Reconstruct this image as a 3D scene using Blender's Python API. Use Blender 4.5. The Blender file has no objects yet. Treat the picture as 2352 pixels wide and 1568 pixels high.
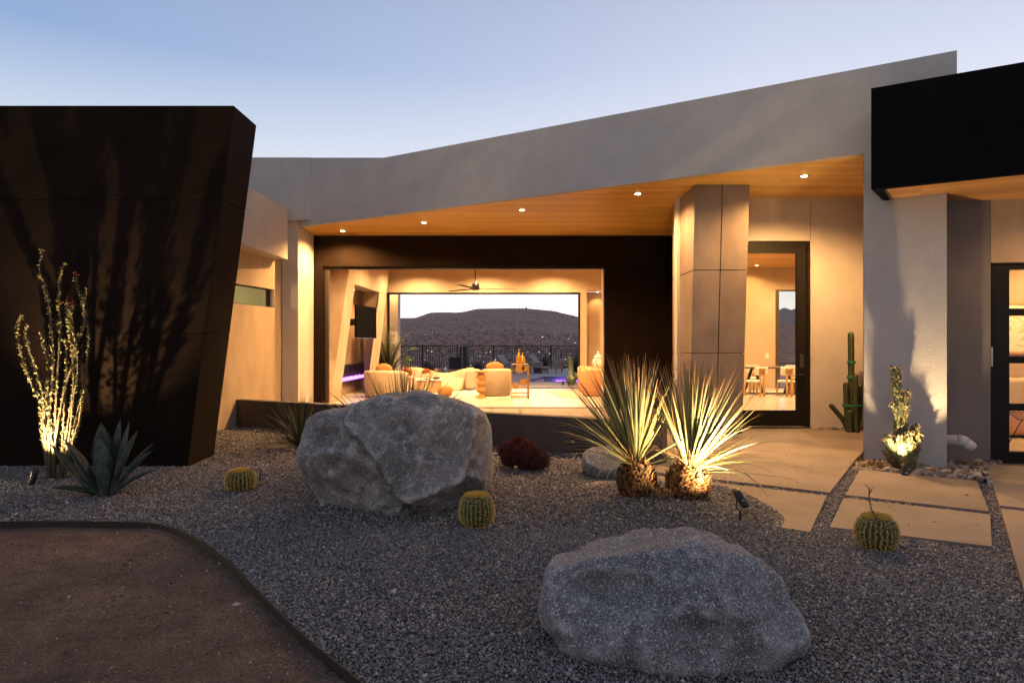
import bpy, math, random
import numpy as np
from mathutils import Vector, Matrix, noise

random.seed(7)
rng = np.random.default_rng(11)
S = bpy.context.scene
COL = S.collection
rad = math.radians
# ------------------------------------------------------------------ camera
CAMH = 1.4
cam_d = bpy.data.cameras.new('camera'); cam = bpy.data.objects.new('camera', cam_d); COL.objects.link(cam)
cam.location = (0, 0, CAMH); cam.rotation_euler = (rad(90), 0, 0)
cam_d.sensor_width = 36; cam_d.lens = 24.0
cam_d.shift_y = -(784 - 800) / 2352
cam_d.clip_start = 0.05; cam_d.clip_end = 60000
S.camera = cam
# ------------------------------------------------------------------ world: dusk sky
w = bpy.data.worlds.new('World'); S.world = w; w.use_nodes = True
nt = w.node_tree; nt.nodes.clear()
N = nt.nodes.new; L = nt.links.new
def ramp(tree, stops, interp='EASE'):
    r = tree.nodes.new('ShaderNodeValToRGB'); cr = r.color_ramp; cr.interpolation = interp
    while len(cr.elements) < len(stops): cr.elements.new(0.5)
    for e, (p, c) in zip(cr.elements, stops):
        e.position = p; e.color = (c[0], c[1], c[2], 1)
    return r
tc = N('ShaderNodeTexCoord'); sep = N('ShaderNodeSeparateXYZ'); L(tc.outputs['Generated'], sep.inputs[0])
r1 = ramp(nt, [(0, (1.9, 1.5, 1.2)), (.045, (1.8, 1.6, 1.5)), (.13, (1.22, 1.22, 1.22)), (.25, (.76, .85, .98)), (.37, (.28, .43, .73)), (.62, (.17, .25, .42)), (1, (.18, .22, .34))], 'LINEAR')
r2 = ramp(nt, [(0, (1.9, 1.45, 1.1)), (.045, (1.8, 1.6, 1.45)), (.13, (1.22, 1.2, 1.2)), (.26, (.96, .98, 1.08)), (.38, (.68, .74, .93)), (.62, (.32, .38, .55)), (1, (.18, .22, .34))], 'LINEAR')
L(sep.outputs[2], r1.inputs[0]); L(sep.outputs[2], r2.inputs[0])
mr = N('ShaderNodeMapRange'); mr.inputs['From Min'].default_value = -.6; mr.inputs['From Max'].default_value = .32
L(sep.outputs[0], mr.inputs['Value'])
mx = N('ShaderNodeMix'); mx.data_type = 'RGBA'; L(mr.outputs[0], mx.inputs['Factor']); L(r1.outputs[0], mx.inputs[6]); L(r2.outputs[0], mx.inputs[7])
# the sky opposite the sunset: dusky blue
r3 = ramp(nt, [(0, (.42, .39, .40)), (.2, (.62, .55, .55)), (.45, (.42, .42, .48)), (1, (.18, .22, .34))], 'LINEAR')
L(sep.outputs[2], r3.inputs[0])
mr2 = N('ShaderNodeMapRange'); mr2.inputs['From Min'].default_value = .45; mr2.inputs['From Max'].default_value = -.35
L(sep.outputs[1], mr2.inputs['Value'])
mx2 = N('ShaderNodeMix'); mx2.data_type = 'RGBA'; L(mr2.outputs[0], mx2.inputs['Factor']); L(mx.outputs[2], mx2.inputs[6]); L(r3.outputs[0], mx2.inputs[7])
bg = N('ShaderNodeBackground'); bg.inputs['Strength'].default_value = 1.0
L(mx2.outputs[2], bg.inputs[0]); wo = N('ShaderNodeOutputWorld'); L(bg.outputs[0], wo.inputs[0])
# ------------------------------------------------------------------ exposure / render
vs = S.view_settings; S.display_settings.display_device = 'sRGB'
vs.view_transform = 'Standard'; vs.look = 'None'; vs.exposure = 0; vs.gamma = 1; vs.use_curve_mapping = False
S.render.engine = 'CYCLES'
cy = S.cycles
cy.use_denoising = True
cy.max_bounces = 7; cy.diffuse_bounces = 4; cy.glossy_bounces = 3; cy.transparent_max_bounces = 16; cy.transmission_bounces = 4
cy.sample_clamp_indirect = 4; cy.caustics_reflective = False; cy.caustics_refractive = False
# ------------------------------------------------------------------ helpers
def px(x, y, Y):                      # point of the place seen at (x, y) of a 2352 px wide view, Y metres away
    return Vector(((x - 1176) / 1568 * Y, Y, CAMH - (y - 800) / 1568 * Y))
def gz(x, y):
    x = np.asarray(x, float); y = np.asarray(y, float)
    z = -.036 * (12 - np.minimum(y, 12)) - .03
    t = np.clip((-1.8 - x) / 2.4, 0, 1); z = z - .075 * t * t * (3 - 2 * t)
    z = z + .125 * np.exp(-((x - 1.62) ** 2 + (y - 6.85) ** 2) / (2 * .62 ** 2))
    z = z + .05 * np.exp(-((x + .9) ** 2 / 2.2 + (y - 7.6) ** 2 / 1.2))
    z = z + .02 * np.exp(-((x - .9) ** 2 + (y - 9.0) ** 2) / .5)
    z = z + .008 * np.sin(x * 2.3 + y * 1.1) * np.sin(y * 2.9 - x)
    return z
def gp(x, y, dz=0.0):                 # where the view ray through (x, y) meets the gravel
    Y = 6.0
    for _ in range(60):
        z = float(gz((x - 1176) / 1568 * Y, Y)); Y = Y * .5 + .5 * (CAMH - z) * 1568 / (y - 800)
    p = px(x, y, Y); p.z += dz; return p
def tag(o, label=None, cat=None, group=None, kind=None):
    if label: o['label'] = label
    if cat: o['category'] = cat
    if group: o['group'] = group
    if kind: o['kind'] = kind
    return o
def thing(name, label, cat, loc=(0, 0, 0), group=None):
    o = bpy.data.objects.new(name, None); COL.objects.link(o); o.location = loc
    o.empty_display_size = .1
    return tag(o, label, cat, group)
def adopt(o, parent):
    if parent is not None:
        o.parent = parent
        o.matrix_parent_inverse = Matrix.Translation(-Vector(parent.location)) if parent.type == 'EMPTY' else Matrix.Identity(4)
    return o
def copy_tree(o, parent=None):
    c = o.copy(); COL.objects.link(c)
    if parent is not None:
        c.parent = parent; c.matrix_parent_inverse = o.matrix_parent_inverse.copy()
    for ch in [k for k in bpy.data.objects if k.parent == o]:
        copy_tree(ch, c)
    return c
class MB:
    def __init__(s): s.v = []; s.f = []; s.tv = []; s.rv = []
    def add(s, vs_, fs, tv=None, rv=0.0):
        b = len(s.v); s.v.extend([tuple(p) for p in vs_]); s.f.extend([tuple(i + b for i in f) for f in fs])
        s.tv.extend(tv if tv is not None else [0.0] * len(vs_)); s.rv.extend([rv] * len(vs_)); return s
    def box(s, c, size, rz=0.0, M=None):
        sx, sy, sz = [k / 2 for k in size]
        ps = [Vector((a * sx, b * sy, d * sz)) for d in (-1, 1) for a, b in ((-1, -1), (1, -1), (1, 1), (-1, 1))]
        R = M if M is not None else Matrix.Rotation(rz, 3, 'Z')
        ps = [R @ p + Vector(c) for p in ps]
        return s.add(ps, [(3, 2, 1, 0), (4, 5, 6, 7), (0, 1, 5, 4), (1, 2, 6, 5), (2, 3, 7, 6), (3, 0, 4, 7)])
    def bb(s, x0, x1, y0, y1, z0, z1): return s.box(((x0 + x1) / 2, (y0 + y1) / 2, (z0 + z1) / 2), (abs(x1 - x0), abs(y1 - y0), abs(z1 - z0)))
    def hexa(s, lo, hi):                # lo, hi: 4 points each, counter-clockwise from above
        return s.add(list(lo) + list(hi), [(3, 2, 1, 0), (4, 5, 6, 7), (0, 1, 5, 4), (1, 2, 6, 5), (2, 3, 7, 6), (3, 0, 4, 7)])
    def prism(s, pts, z0, z1):
        n = len(pts)
        a = sum(pts[i][0] * pts[(i + 1) % n][1] - pts[(i + 1) % n][0] * pts[i][1] for i in range(n))
        if a < 0: pts = pts[::-1]
        f0 = z0 if callable(z0) else (lambda x, y: z0); f1 = z1 if callable(z1) else (lambda x, y: z1)
        vs_ = [(x, y, f0(x, y)) for x, y in pts] + [(x, y, f1(x, y)) for x, y in pts]
        fs = [tuple(range(n - 1, -1, -1)), tuple(range(n, 2 * n))] + [(i, (i + 1) % n, n + (i + 1) % n, n + i) for i in range(n)]
        return s.add(vs_, fs)
    def tube(s, path, r, n=8, cap=True, tv=None, rv=0.0):
        path = [Vector(p) for p in path]; k = len(path)
        rs = r if isinstance(r, (list, tuple)) else [r] * k
        vs_ = []; tvs = []; up = Vector((.13, .21, 1)).normalized()
        prev = None
        for i, p in enumerate(path):
            t = (path[min(i + 1, k - 1)] - path[max(i - 1, 0)]).normalized()
            a = t.cross(up if prev is None else prev.cross(t) if False else up)
            if a.length < 1e-3: a = t.cross(Vector((1, 0, 0)))
            a.normalize(); b = t.cross(a)
            for j in range(n):
                th = 2 * math.pi * j / n; vs_.append(p + (a * math.cos(th) + b * math.sin(th)) * rs[i])
                tvs.append(i / (k - 1) if tv is None else tv)
        fs = [(i * n + j, i * n + (j + 1) % n, (i + 1) * n + (j + 1) % n, (i + 1) * n + j) for i in range(k - 1) for j in range(n)]
        if cap: fs += [tuple(range(n - 1, -1, -1)), tuple(range((k - 1) * n, k * n))]
        return s.add(vs_, fs, tvs, rv)
    def lathe(s, prof, c, n=24, M=None, cap=True):
        vs_ = []
        for r_, z in prof:
            for j in range(n):
                th = 2 * math.pi * j / n; p = Vector((r_ * math.cos(th), r_ * math.sin(th), z))
                vs_.append((M @ p if M is not None else p) + Vector(c))
        k = len(prof)
        fs = [(i * n + j, i * n + (j + 1) % n, (i + 1) * n + (j + 1) % n, (i + 1) * n + j) for i in range(k - 1) for j in range(n)]
        if cap: fs += [tuple(range(n - 1, -1, -1)), tuple(range((k - 1) * n, k * n))]
        return s.add(vs_, fs)
    def sphere(s, c, r, n=16, m=10):
        rx, ry, rz_ = (r, r, r) if not isinstance(r, (tuple, list)) else r
        vs_ = []; 
        for i in range(m + 1):
            ph = math.pi * i / m
            for j in range(n):
                th = 2 * math.pi * j / n
                vs_.append((c[0] + rx * math.sin(ph) * math.cos(th), c[1] + ry * math.sin(ph) * math.sin(th), c[2] - rz_ * math.cos(ph)))
        fs = [(i * n + j, i * n + (j + 1) % n, (i + 1) * n + (j + 1) % n, (i + 1) * n + j) for i in range(m) for j in range(n)]
        return s.add(vs_, fs)
    def blade(s, path, widths, fold=.25, side=None, rv=0.0, roll=0.0):
        path = [Vector(p) for p in path]; k = len(path); vs_ = []; tvs = []
        for i, p in enumerate(path):
            t = (path[min(i + 1, k - 1)] - path[max(i - 1, 0)]).normalized()
            a = t.cross(Vector((0, 0, 1))) if side is None else Vector(side)
            if a.length < .05: a = Vector((1, 0, 0))
            a.normalize(); b = a.cross(t)
            if roll: a, b = a * math.cos(roll) + b * math.sin(roll), b * math.cos(roll) - a * math.sin(roll)
            h = widths[i] / 2
            vs_ += [p - a * h + b * h * fold, p - b * h * fold * .5, p + a * h + b * h * fold]; tvs += [i / (k - 1)] * 3
        fs = []
        for i in range(k - 1):
            q = i * 3; fs += [(q, q + 1, q + 4, q + 3), (q + 1, q + 2, q + 5, q + 4)]
        return s.add(vs_, fs, tvs, rv)
    def build(s, name, mat, parent=None, smooth=False, bevel=0, bseg=2, subsurf=0, sharp=None):
        me = bpy.data.meshes.new(name); me.from_pydata(s.v, [], s.f); me.validate()
        if len(me.vertices) == len(s.tv):
            for an, arr in (('tv', s.tv), ('rv', s.rv)):
                if any(arr):
                    a = me.attributes.new(an, 'FLOAT', 'POINT'); a.data.foreach_set('value', np.array(arr, dtype=np.float32))
        if smooth: me.polygons.foreach_set('use_smooth', [True] * len(me.polygons))
        if mat: me.materials.append(mat)
        o = bpy.data.objects.new(name, me); COL.objects.link(o)
        if bevel:
            m = o.modifiers.new('bevel', 'BEVEL'); m.width = bevel; m.segments = bseg; m.limit_method = 'ANGLE'
            if smooth: m.harden_normals = True
        if subsurf:
            m = o.modifiers.new('sub', 'SUBSURF'); m.levels = subsurf; m.render_levels = subsurf
        adopt(o, parent); return o
def struct(o): o['kind'] = 'structure'; return o
# ------------------------------------------------------------------ materials
MATS = {}
def mat(name, c1, c2=None, scale=4.0, rough=.8, bump=0.0, bscale=60.0, metal=0.0, detail=4.0, spec=None, coord='Object', stretch=None, sheen=0, c3=None, rvary=0.0, bscale2=0, bump2=0, mid=.5, wid=.2, emit=None, estr=0):
    m = bpy.data.materials.new(name); m.use_nodes = True; t = m.node_tree; b = t.nodes['Principled BSDF']
    n = t.nodes.new; l = t.links.new
    b.inputs['Roughness'].default_value = rough; b.inputs['Metallic'].default_value = metal
    if spec is not None: b.inputs['Specular IOR Level'].default_value = spec
    tc = n('ShaderNodeTexCoord'); vec = tc.outputs[coord]
    if stretch:
        mp = n('ShaderNodeMapping'); mp.inputs['Scale'].default_value = stretch; l(vec, mp.inputs[0]); vec = mp.outputs[0]
    if c2 is None: b.inputs['Base Color'].default_value = (*c1, 1)
    else:
        no = n('ShaderNodeTexNoise'); no.inputs['Scale'].default_value = scale; no.inputs['Detail'].default_value = detail; no.inputs['Roughness'].default_value = .6
        l(vec, no.inputs['Vector'])
        st = [(max(0, mid - wid), c1), (min(1, mid + wid), c2)]
        if c3: st = [(max(0, mid - wid), c1), (mid, c2), (min(1, mid + wid), c3)]
        r = ramp(t, st, 'LINEAR'); l(no.outputs[0], r.inputs[0]); l(r.outputs[0], b.inputs['Base Color'])
        if rvary:
            mrr = n('ShaderNodeMapRange'); mrr.inputs['To Min'].default_value = max(.02, rough - rvary); mrr.inputs['To Max'].default_value = min(1, rough + rvary)
            l(no.outputs[0], mrr.inputs['Value']); l(mrr.outputs[0], b.inputs['Roughness'])
    if bump:
        nb = n('ShaderNodeTexNoise'); nb.inputs['Scale'].default_value = bscale; nb.inputs['Detail'].default_value = 5
        l(tc.outputs[coord], nb.inputs['Vector'])
        bp = n('ShaderNodeBump'); bp.inputs['Strength'].default_value = bump; bp.inputs['Distance'].default_value = .02
        l(nb.outputs[0], bp.inputs['Height']); 
        if bump2:
            nb2 = n('ShaderNodeTexNoise'); nb2.inputs['Scale'].default_value = bscale2; nb2.inputs['Detail'].default_value = 6
            l(tc.outputs[coord], nb2.inputs['Vector'])
            bp2 = n('ShaderNodeBump'); bp2.inputs['Strength'].default_value = bump2; bp2.inputs['Distance'].default_value = .06
            l(nb2.outputs[0], bp2.inputs['Height']); l(bp2.outputs[0], bp.inputs['Normal'])
        l(bp.outputs[0], b.inputs['Normal'])
    if emit: b.inputs['Emission Color'].default_value = (*emit, 1); b.inputs['Emission Strength'].default_value = estr
    MATS[name] = m; return m
def leafmat(name, stops, rough=.5, var=.35, trans=0.0, spec=.4):
    """colour runs along each leaf (attribute tv) and varies leaf by leaf (attribute rv)"""
    m = bpy.data.materials.new(name); m.use_nodes = True; t = m.node_tree; b = t.nodes['Principled BSDF']; n = t.nodes.new; l = t.links.new
    a = n('ShaderNodeAttribute'); a.attribute_name = 'tv'; r = ramp(t, stops, 'LINEAR'); l(a.outputs['Fac'], r.inputs[0])
    a2 = n('ShaderNodeAttribute'); a2.attribute_name = 'rv'
    mr_ = n('ShaderNodeMapRange'); mr_.inputs['To Min'].default_value = 1 - var; mr_.inputs['To Max'].default_value = 1 + var; l(a2.outputs['Fac'], mr_.inputs['Value'])
    hs = n('ShaderNodeHueSaturation'); l(r.outputs[0], hs.inputs['Color']); l(mr_.outputs[0], hs.inputs['Value'])
    l(hs.outputs[0], b.inputs['Base Color']); b.inputs['Roughness'].default_value = rough; b.inputs['Specular IOR Level'].default_value = spec
    if trans: b.inputs['Subsurface Weight'].default_value = 0
    return m
def emis(name, c, s):
    m = bpy.data.materials.new(name); m.use_nodes = True; t = m.node_tree; t.nodes.clear()
    e = t.nodes.new('ShaderNodeEmission'); e.inputs[0].default_value = (*c, 1); e.inputs[1].default_value = s
    o = t.nodes.new('ShaderNodeOutputMaterial'); t.links.new(e.outputs[0], o.inputs[0]); return m
def glass(name, tint=(.95, .97, .96), k=.06, rough=.02):
    m = bpy.data.materials.new(name); m.use_nodes = True; t = m.node_tree; t.nodes.clear(); n = t.nodes.new; l = t.links.new
    tr = n('ShaderNodeBsdfTransparent'); tr.inputs[0].default_value = (*tint, 1); g = n('ShaderNodeBsdfGlossy'); g.inputs['Roughness'].default_value = rough
    lg = n('ShaderNodeLayerWeight'); pw = n('ShaderNodeMath'); pw.operation = 'POWER'; l(lg.outputs['Facing'], pw.inputs[0]); pw.inputs[1].default_value = 5; lw = n('ShaderNodeMath'); lw.operation = 'MULTIPLY_ADD'; l(pw.outputs[0], lw.inputs[0]); lw.inputs[1].default_value = .6; lw.inputs[2].default_value = .04; ms = n('ShaderNodeMixShader')
    l(lw.outputs[0], ms.inputs[0]); l(tr.outputs[0], ms.inputs[1]); l(g.outputs[0], ms.inputs[2])
    o = n('ShaderNodeOutputMaterial'); l(ms.outputs[0], o.inputs[0]); return m

def plankmat(name, c1, c2, width=.13, length=2.2, rough=.45, rz=0.0, groove=.35):
    m = bpy.data.materials.new(name); m.use_nodes = True; t = m.node_tree; b = t.nodes['Principled BSDF']; n = t.nodes.new; l = t.links.new
    tc = n('ShaderNodeTexCoord'); mp = n('ShaderNodeMapping'); mp.inputs['Rotation'].default_value = (0, 0, rz); l(tc.outputs['Object'], mp.inputs[0])
    br = n('ShaderNodeTexBrick'); br.offset = .37; br.inputs['Scale'].default_value = 1; br.inputs['Brick Width'].default_value = length; br.inputs['Row Height'].default_value = width
    br.inputs['Mortar Size'].default_value = .0025; br.inputs['Mortar Smooth'].default_value = .3; br.inputs['Color1'].default_value = (0, 0, 0, 1); br.inputs['Color2'].default_value = (1, 1, 1, 1); br.inputs['Mortar'].default_value = (.5, .5, .5, 1)
    l(mp.outputs[0], br.inputs['Vector'])
    st = n('ShaderNodeMapping'); st.inputs['Scale'].default_value = (1.2, 26, 26); l(mp.outputs[0], st.inputs[0])
    no = n('ShaderNodeTexNoise'); no.inputs['Scale'].default_value = 1.6; no.inputs['Detail'].default_value = 5; l(st.outputs[0], no.inputs['Vector'])
    mxx = n('ShaderNodeMix'); mxx.data_type = 'FLOAT'; mxx.inputs[0].default_value = .55; l(no.outputs[0], mxx.inputs[2]); l(br.outputs['Color'], mxx.inputs[3])
    r = ramp(t, [(.2, c1), (.75, c2)], 'LINEAR'); l(mxx.outputs[0], r.inputs[0])
    dk = n('ShaderNodeMix'); dk.data_type = 'RGBA'; l(br.outputs['Fac'], dk.inputs[0]); l(r.outputs[0], dk.inputs[6]); dk.inputs[7].default_value = (c1[0] * groove, c1[1] * groove, c1[2] * groove, 1)
    l(dk.outputs[2], b.inputs['Base Color']); b.inputs['Roughness'].default_value = rough
    bp = n('ShaderNodeBump'); bp.inputs['Strength'].default_value = .3; bp.inputs['Distance'].default_value = .004; bp.invert = True; l(br.outputs['Fac'], bp.inputs['Height']); l(bp.outputs[0], b.inputs['Normal'])
    return m

WARM = (1.0, .525, .175); WARM_IN = (1.0, .59, .25)
M_STUCCO = mat('light_stucco', (.445, .425, .41), (.51, .485, .465), 2.6, .9, .5, 70, detail=12, bscale2=10, bump2=.06)
M_STUCCO_W = mat('pale_stucco', (.46, .41, .37), (.53, .48, .44), 2.2, .9, .5, 70, detail=8, bscale2=14, bump2=.05)
M_PLASTER = mat('smooth_plaster', (.34, .255, .17), (.47, .365, .26), 2.2, .75, .06, 30, detail=8, stretch=(1, 1, .35))
M_BLACK = mat('black_stucco', (.0085, .0048, .003), (.016, .009, .0055), 2, .9, .7, 85, detail=6, spec=.1)
M_BLACKR = mat('black_fascia_stucco', (.003, .003, .004), (.006, .006, .007), 2, .9, .25, 90, detail=6, spec=.08)
M_DARKPL = mat('dark_concrete', (.05, .043, .042), (.085, .072, .07), 1.6, .8, .12, 40, detail=8, stretch=(1, 1, .6))
M_PANEL = mat('concrete_panel', (.095, .070, .060), (.15, .115, .10), 1.4, .72, .08, 30, detail=9, stretch=(1, 1, .5), c3=(.215, .175, .155), wid=.25)
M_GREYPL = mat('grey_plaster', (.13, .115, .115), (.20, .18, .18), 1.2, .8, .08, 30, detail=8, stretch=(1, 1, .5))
M_WOOD = plankmat('cedar_soffit', (.64, .335, .07), (.87, .53, .14), .14, 2.6, .42)
M_WOODV = mat('reeded_wood', (.30, .20, .13), (.42, .30, .2), 3, .6, .1, 30)
M_CONC = mat('paving_concrete', (.14, .113, .095), (.20, .165, .14), 1.5, .75, .22, 60, detail=14, rvary=.1, c3=(.245, .205, .175), wid=.2)
M_JOINT = mat('joint_fill', (.12, .10, .09), rough=.9)
M_FLOOR = mat('polished_floor', (.52, .47, .42), (.62, .57, .52), 1.2, .2, .02, 6, detail=8, rvary=.06)
M_DECK = mat('pool_deck', (.27, .235, .235), (.35, .315, .315), 1.0, .7, .1, 40)
M_INT = mat('interior_wall', (.41, .31, .215), (.47, .36, .255), 1.5, .8, .05, 40)
M_FRAME = mat('dark_bronze', (.007, .006, .005), rough=.45, spec=.2)
M_BRONZE = mat('bronze_jamb', (.10, .075, .055), rough=.35, metal=.6)
M_GLASS = glass('window_glass')
M_STEEL = mat('rusted_steel', (.018, .012, .010), (.035, .02, .014), 12, .6, .1, 50)
M_GROUND = mat('gravel_bed', (.05, .045, .045), (.14, .125, .12), 55, .95, .8, 70, detail=3)
M_DIRT = mat('decomposed_granite', (.072, .043, .030), (.125, .077, .056), 5.0, .95, .7, 160, detail=12, bscale2=7, bump2=.35, c3=(.17, .105, .078), wid=.25)
def dirtmat():
    m = M_DIRT; t = m.node_tree; b = t.nodes['Principled BSDF']; n = t.nodes.new; l = t.links.new
    src = b.inputs['Base Color'].links[0].from_socket; tc = n('ShaderNodeTexCoord')
    for sc_, lo, hi, a0, a1 in ((1.1, .68, 1.3, .35, .65), (150, .45, 1.75, .3, .7), (45, .7, 1.3, .35, .65)):
        no = n('ShaderNodeTexNoise'); no.inputs['Scale'].default_value = sc_; no.inputs['Detail'].default_value = 5; l(tc.outputs['Object'], no.inputs[0])
        mr = n('ShaderNodeMapRange'); mr.inputs['From Min'].default_value = a0; mr.inputs['From Max'].default_value = a1; mr.inputs['To Min'].default_value = lo; mr.inputs['To Max'].default_value = hi; l(no.outputs[0], mr.inputs['Value'])
        vm = n('ShaderNodeVectorMath'); vm.operation = 'SCALE'; l(src, vm.inputs[0]); l(mr.outputs[0], vm.inputs['Scale']); src = vm.outputs[0]
    l(src, b.inputs['Base Color'])
dirtmat()
M_BLACKMET = mat('black_metal', (.008, .008, .009), rough=.45, spec=.5)
M_CREAM = mat('boucle_cream', (.50, .40, .285), (.60, .49, .36), 20, .95, .3, 260)
M_PEACH = mat('peach_velvet', (.60, .27, .12), (.66, .32, .16), 8, .85, .1, 200)
M_OCHRE = mat('ochre_fabric', (.42, .20, .06), (.50, .25, .085), 10, .9, .2, 200)
M_BRASS = mat('brass', (.70, .38, .08), rough=.28, metal=1.0)
M_GOLDGL = mat('gold_glaze', (.65, .36, .07), rough=.2, metal=.7)
M_WHITE = mat('white_paint', (.78, .76, .73), rough=.5)
M_WHITECH = mat('white_upholstery', (.72, .68, .6), (.78, .74, .68), 20, .9, .2, 200)
M_OAK = mat('oak', (.45, .26, .11), (.56, .34, .15), 2, .45, stretch=(6, 6, .6))
M_RUG = mat('cream_rug', (.62, .56, .46), (.72, .66, .56), 30, 1, .5, 300)
M_PVC = mat('white_pvc', (.55, .53, .56), rough=.4)
M_TEAK = mat('teak', (.30, .17, .12), (.38, .22, .16), 3, .6)
M_GREYFAB = mat('grey_sling', (.30, .26, .28), rough=.9)
M_NAVY = mat('navy_cushion', (.018, .02, .035), rough=.9)
# ================================================================== the house
A = Vector((-.859, .512, 0)); B = Vector((.512, .859, 0))
def pA(t, b=0.0): v = Vector((4.77, 9.25, 0)) + A * t + B * b; return (v.x, v.y)
house = thing('house', 'modern desert house with slanted pale stucco roof beam and glowing glass openings', 'house', (0, 14, 0))
def part(name, m, mb, parent=None, **k): return mb.build(name, m, parent or house, **k)
ZS = 4.04
# roof beam and column (one oblique plane)
b = MB().prism([pA(-1.056), pA(10.92), pA(10.92, .1), pA(-1.056, .1)], ZS, 5.2)
beam = part('roof_beam', M_STUCCO, b)
b = MB().prism([pA(-.947), pA(0), pA(0, .42), pA(-.947, .42)], -.4, ZS); col_ = part('column', M_STUCCO, b)
col_['label'] = 'square pale stucco column with cactus shadow'
b = MB().bb(-8, -4.32, 14.67, 14.95, 4.16, 5.5); b.bb(-4.32, -1.2, 14.69, 14.95, 4.6, 5.5)
part('parapet', M_STUCCO, b)
b = MB().prism([pA(-1.0, .12), (-4.3, 15.0), (-5.2, 15.0), (-5.2, 24.4), (12, 24.4), (12, 9.6)], 4.32, 4.6); part('roof', M_STUCCO, b)
# soffit in cedar
sof = MB().prism([pA(0, .101), (6.45, 12.02), (3.9, 12.02), (3.9, 16.02), (-4.66, 16.02), pA(10.92, .101)], ZS, ZS + .1)
soffit = part('soffit', M_WOOD, sof)
# left wing: return wall, box, recessed wall
b = MB().bb(-5.0, -4.65, 14.84, 16.3, -.4, 4.16).bb(-5.7, -5.0, 14.92, 15.1, -.4, 4.16); part('wall', M_STUCCO_W, b)
b = MB().prism([(-4.80, 14.6), (-5.55, 14.6), (-5.55, 10.6), (-4.98, 10.6)], 3.30, 4.39); part('wall_box', M_STUCCO_W, b)
wx = lambda y: -5.04 - .2 * (14.75 - y)
def wl(y0, y1, z0, z1, mb): return mb.prism([(wx(y0), y0), (wx(y1), y1), (wx(y1) - .25, y1), (wx(y0) - .25, y0)], z0, z1)
b = MB(); wl(11.0, 14.9, -.4, 2.27, b); wl(11.0, 14.9, 2.66, 3.3, b); wl(14.58, 14.9, 2.27, 2.66, b); wl(11.0, 11.6, 2.27, 2.66, b)
part('wall', M_PLASTER, b)
wf = MB()
for z0, z1 in ((2.27, 2.29), (2.64, 2.66)): wf.prism([(wx(11.6) - .1, 11.6), (wx(14.58) - .1, 14.58), (wx(14.58) - .16, 14.58), (wx(11.6) - .16, 11.6)], z0, z1)
wf.prism([(wx(14.53) - .1, 14.53), (wx(14.58) - .1, 14.58), (wx(14.58) - .16, 14.58), (wx(14.53) - .16, 14.53)], 2.29, 2.64)
win = part('window', M_FRAME, wf); win['label'] = 'narrow horizontal slot window'
MB().prism([(wx(11.6) - .125, 11.6), (wx(14.53) - .125, 14.53), (wx(14.53) - .131, 14.53), (wx(11.6) - .131, 11.6)], 2.29, 2.64).build('pane', M_GLASS, win)
M_SAGE = mat('sage_interior', (.28, .29, .2), rough=.8)
rm = MB(); rm.bb(-8.2, -8.0, 11, 15, 1.6, 3.25); rm.bb(-8.0, -5.3, 14.87, 14.91, 1.6, 3.25); rm.bb(-8.0, -5.4, 11, 14.9, 3.2, 3.28); rm.bb(-8.0, -5.9, 11, 14.9, 1.5, 1.6); rm.bb(-6.6, -6.5, 13.2, 14.9, 1.6, 2.8)
part('inner_room', M_SAGE, rm)
# window wall (black) at Y = 16
YW = 16.0; XL, XR, ZH = -4.45, 2.163, 3.32
b = MB(); b.bb(-4.65, XL, YW, YW + .25, -.1, ZH); b.bb(XR, 3.9, YW, YW + .25, -.1, ZH); b.bb(-4.65, 3.9, YW, YW + .25, ZH, ZS + .05); b.prism([(3.2, 12.2), (3.3, 12.2), (4.1, 16.0), (3.86, 16.0)], -.1, ZS)
part('wall', M_BLACK, b)['label'] = 'black textured stucco wall around the wide opening'
fr = MB(); fr.bb(XL, XR, YW + .06, YW + .2, ZH - .05, ZH); fr.bb(XL, XL + .05, YW + .06, YW + .2, 0, ZH - .05)
fr.bb(XL, XR, YW + .06, YW + .2, -.02, .012)
of = part('sliding_door', M_FRAME, fr); of['label'] = 'wide sliding glass door, panels stacked open at its left end'
st = MB()
for k in range(3): st.bb(XL + .055 + .028 * k, XL + .075 + .028 * k, YW + .08, YW + .2 - .02 * k, .012, ZH - .05)
st.build('stacked_panel', M_BRONZE, of)
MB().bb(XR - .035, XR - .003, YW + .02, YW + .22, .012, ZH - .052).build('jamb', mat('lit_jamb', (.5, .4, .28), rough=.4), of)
# door wall at Y = 12
b = MB(); b.bb(5.25, 6.6, 12, 12.2, -.1, ZS); b.bb(2.9, 5.25, 12, 12.2, 3.29, ZS); b.bb(2.9, 3.35, 12, 12.2, -.1, 3.29)
part('wall', M_STUCCO_W, b)
MB().bb(5.243, 5.249, 11.996, 12.0, 3.3, ZS).build('wall_joint', M_JOINT, house)
d = MB(); d.bb(3.35, 3.4, 12.02, 12.18, 0, 3.24); d.bb(5.2, 5.25, 12.02, 12.18, 0, 3.24); d.bb(3.35, 5.25, 12.02, 12.18, 3.24, 3.29); d.bb(3.35, 5.25, 11.98, 12.2, -.05, .02)
door = part('door', M_FRAME, d); door['label'] = 'tall black framed glass pivot door'
d = MB(); d.bb(3.41, 3.62, 12.04, 12.1, .03, 3.23); d.bb(5.02, 5.19, 12.04, 12.1, .03, 3.23); d.bb(3.62, 5.02, 12.04, 12.1, .03, .31); d.bb(3.62, 5.02, 12.04, 12.1, 3.08, 3.23)
d.build('leaf', M_FRAME, door)
MB().bb(3.62, 5.02, 12.065, 12.073, .31, 3.08).build('pane', M_GLASS, door)
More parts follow.
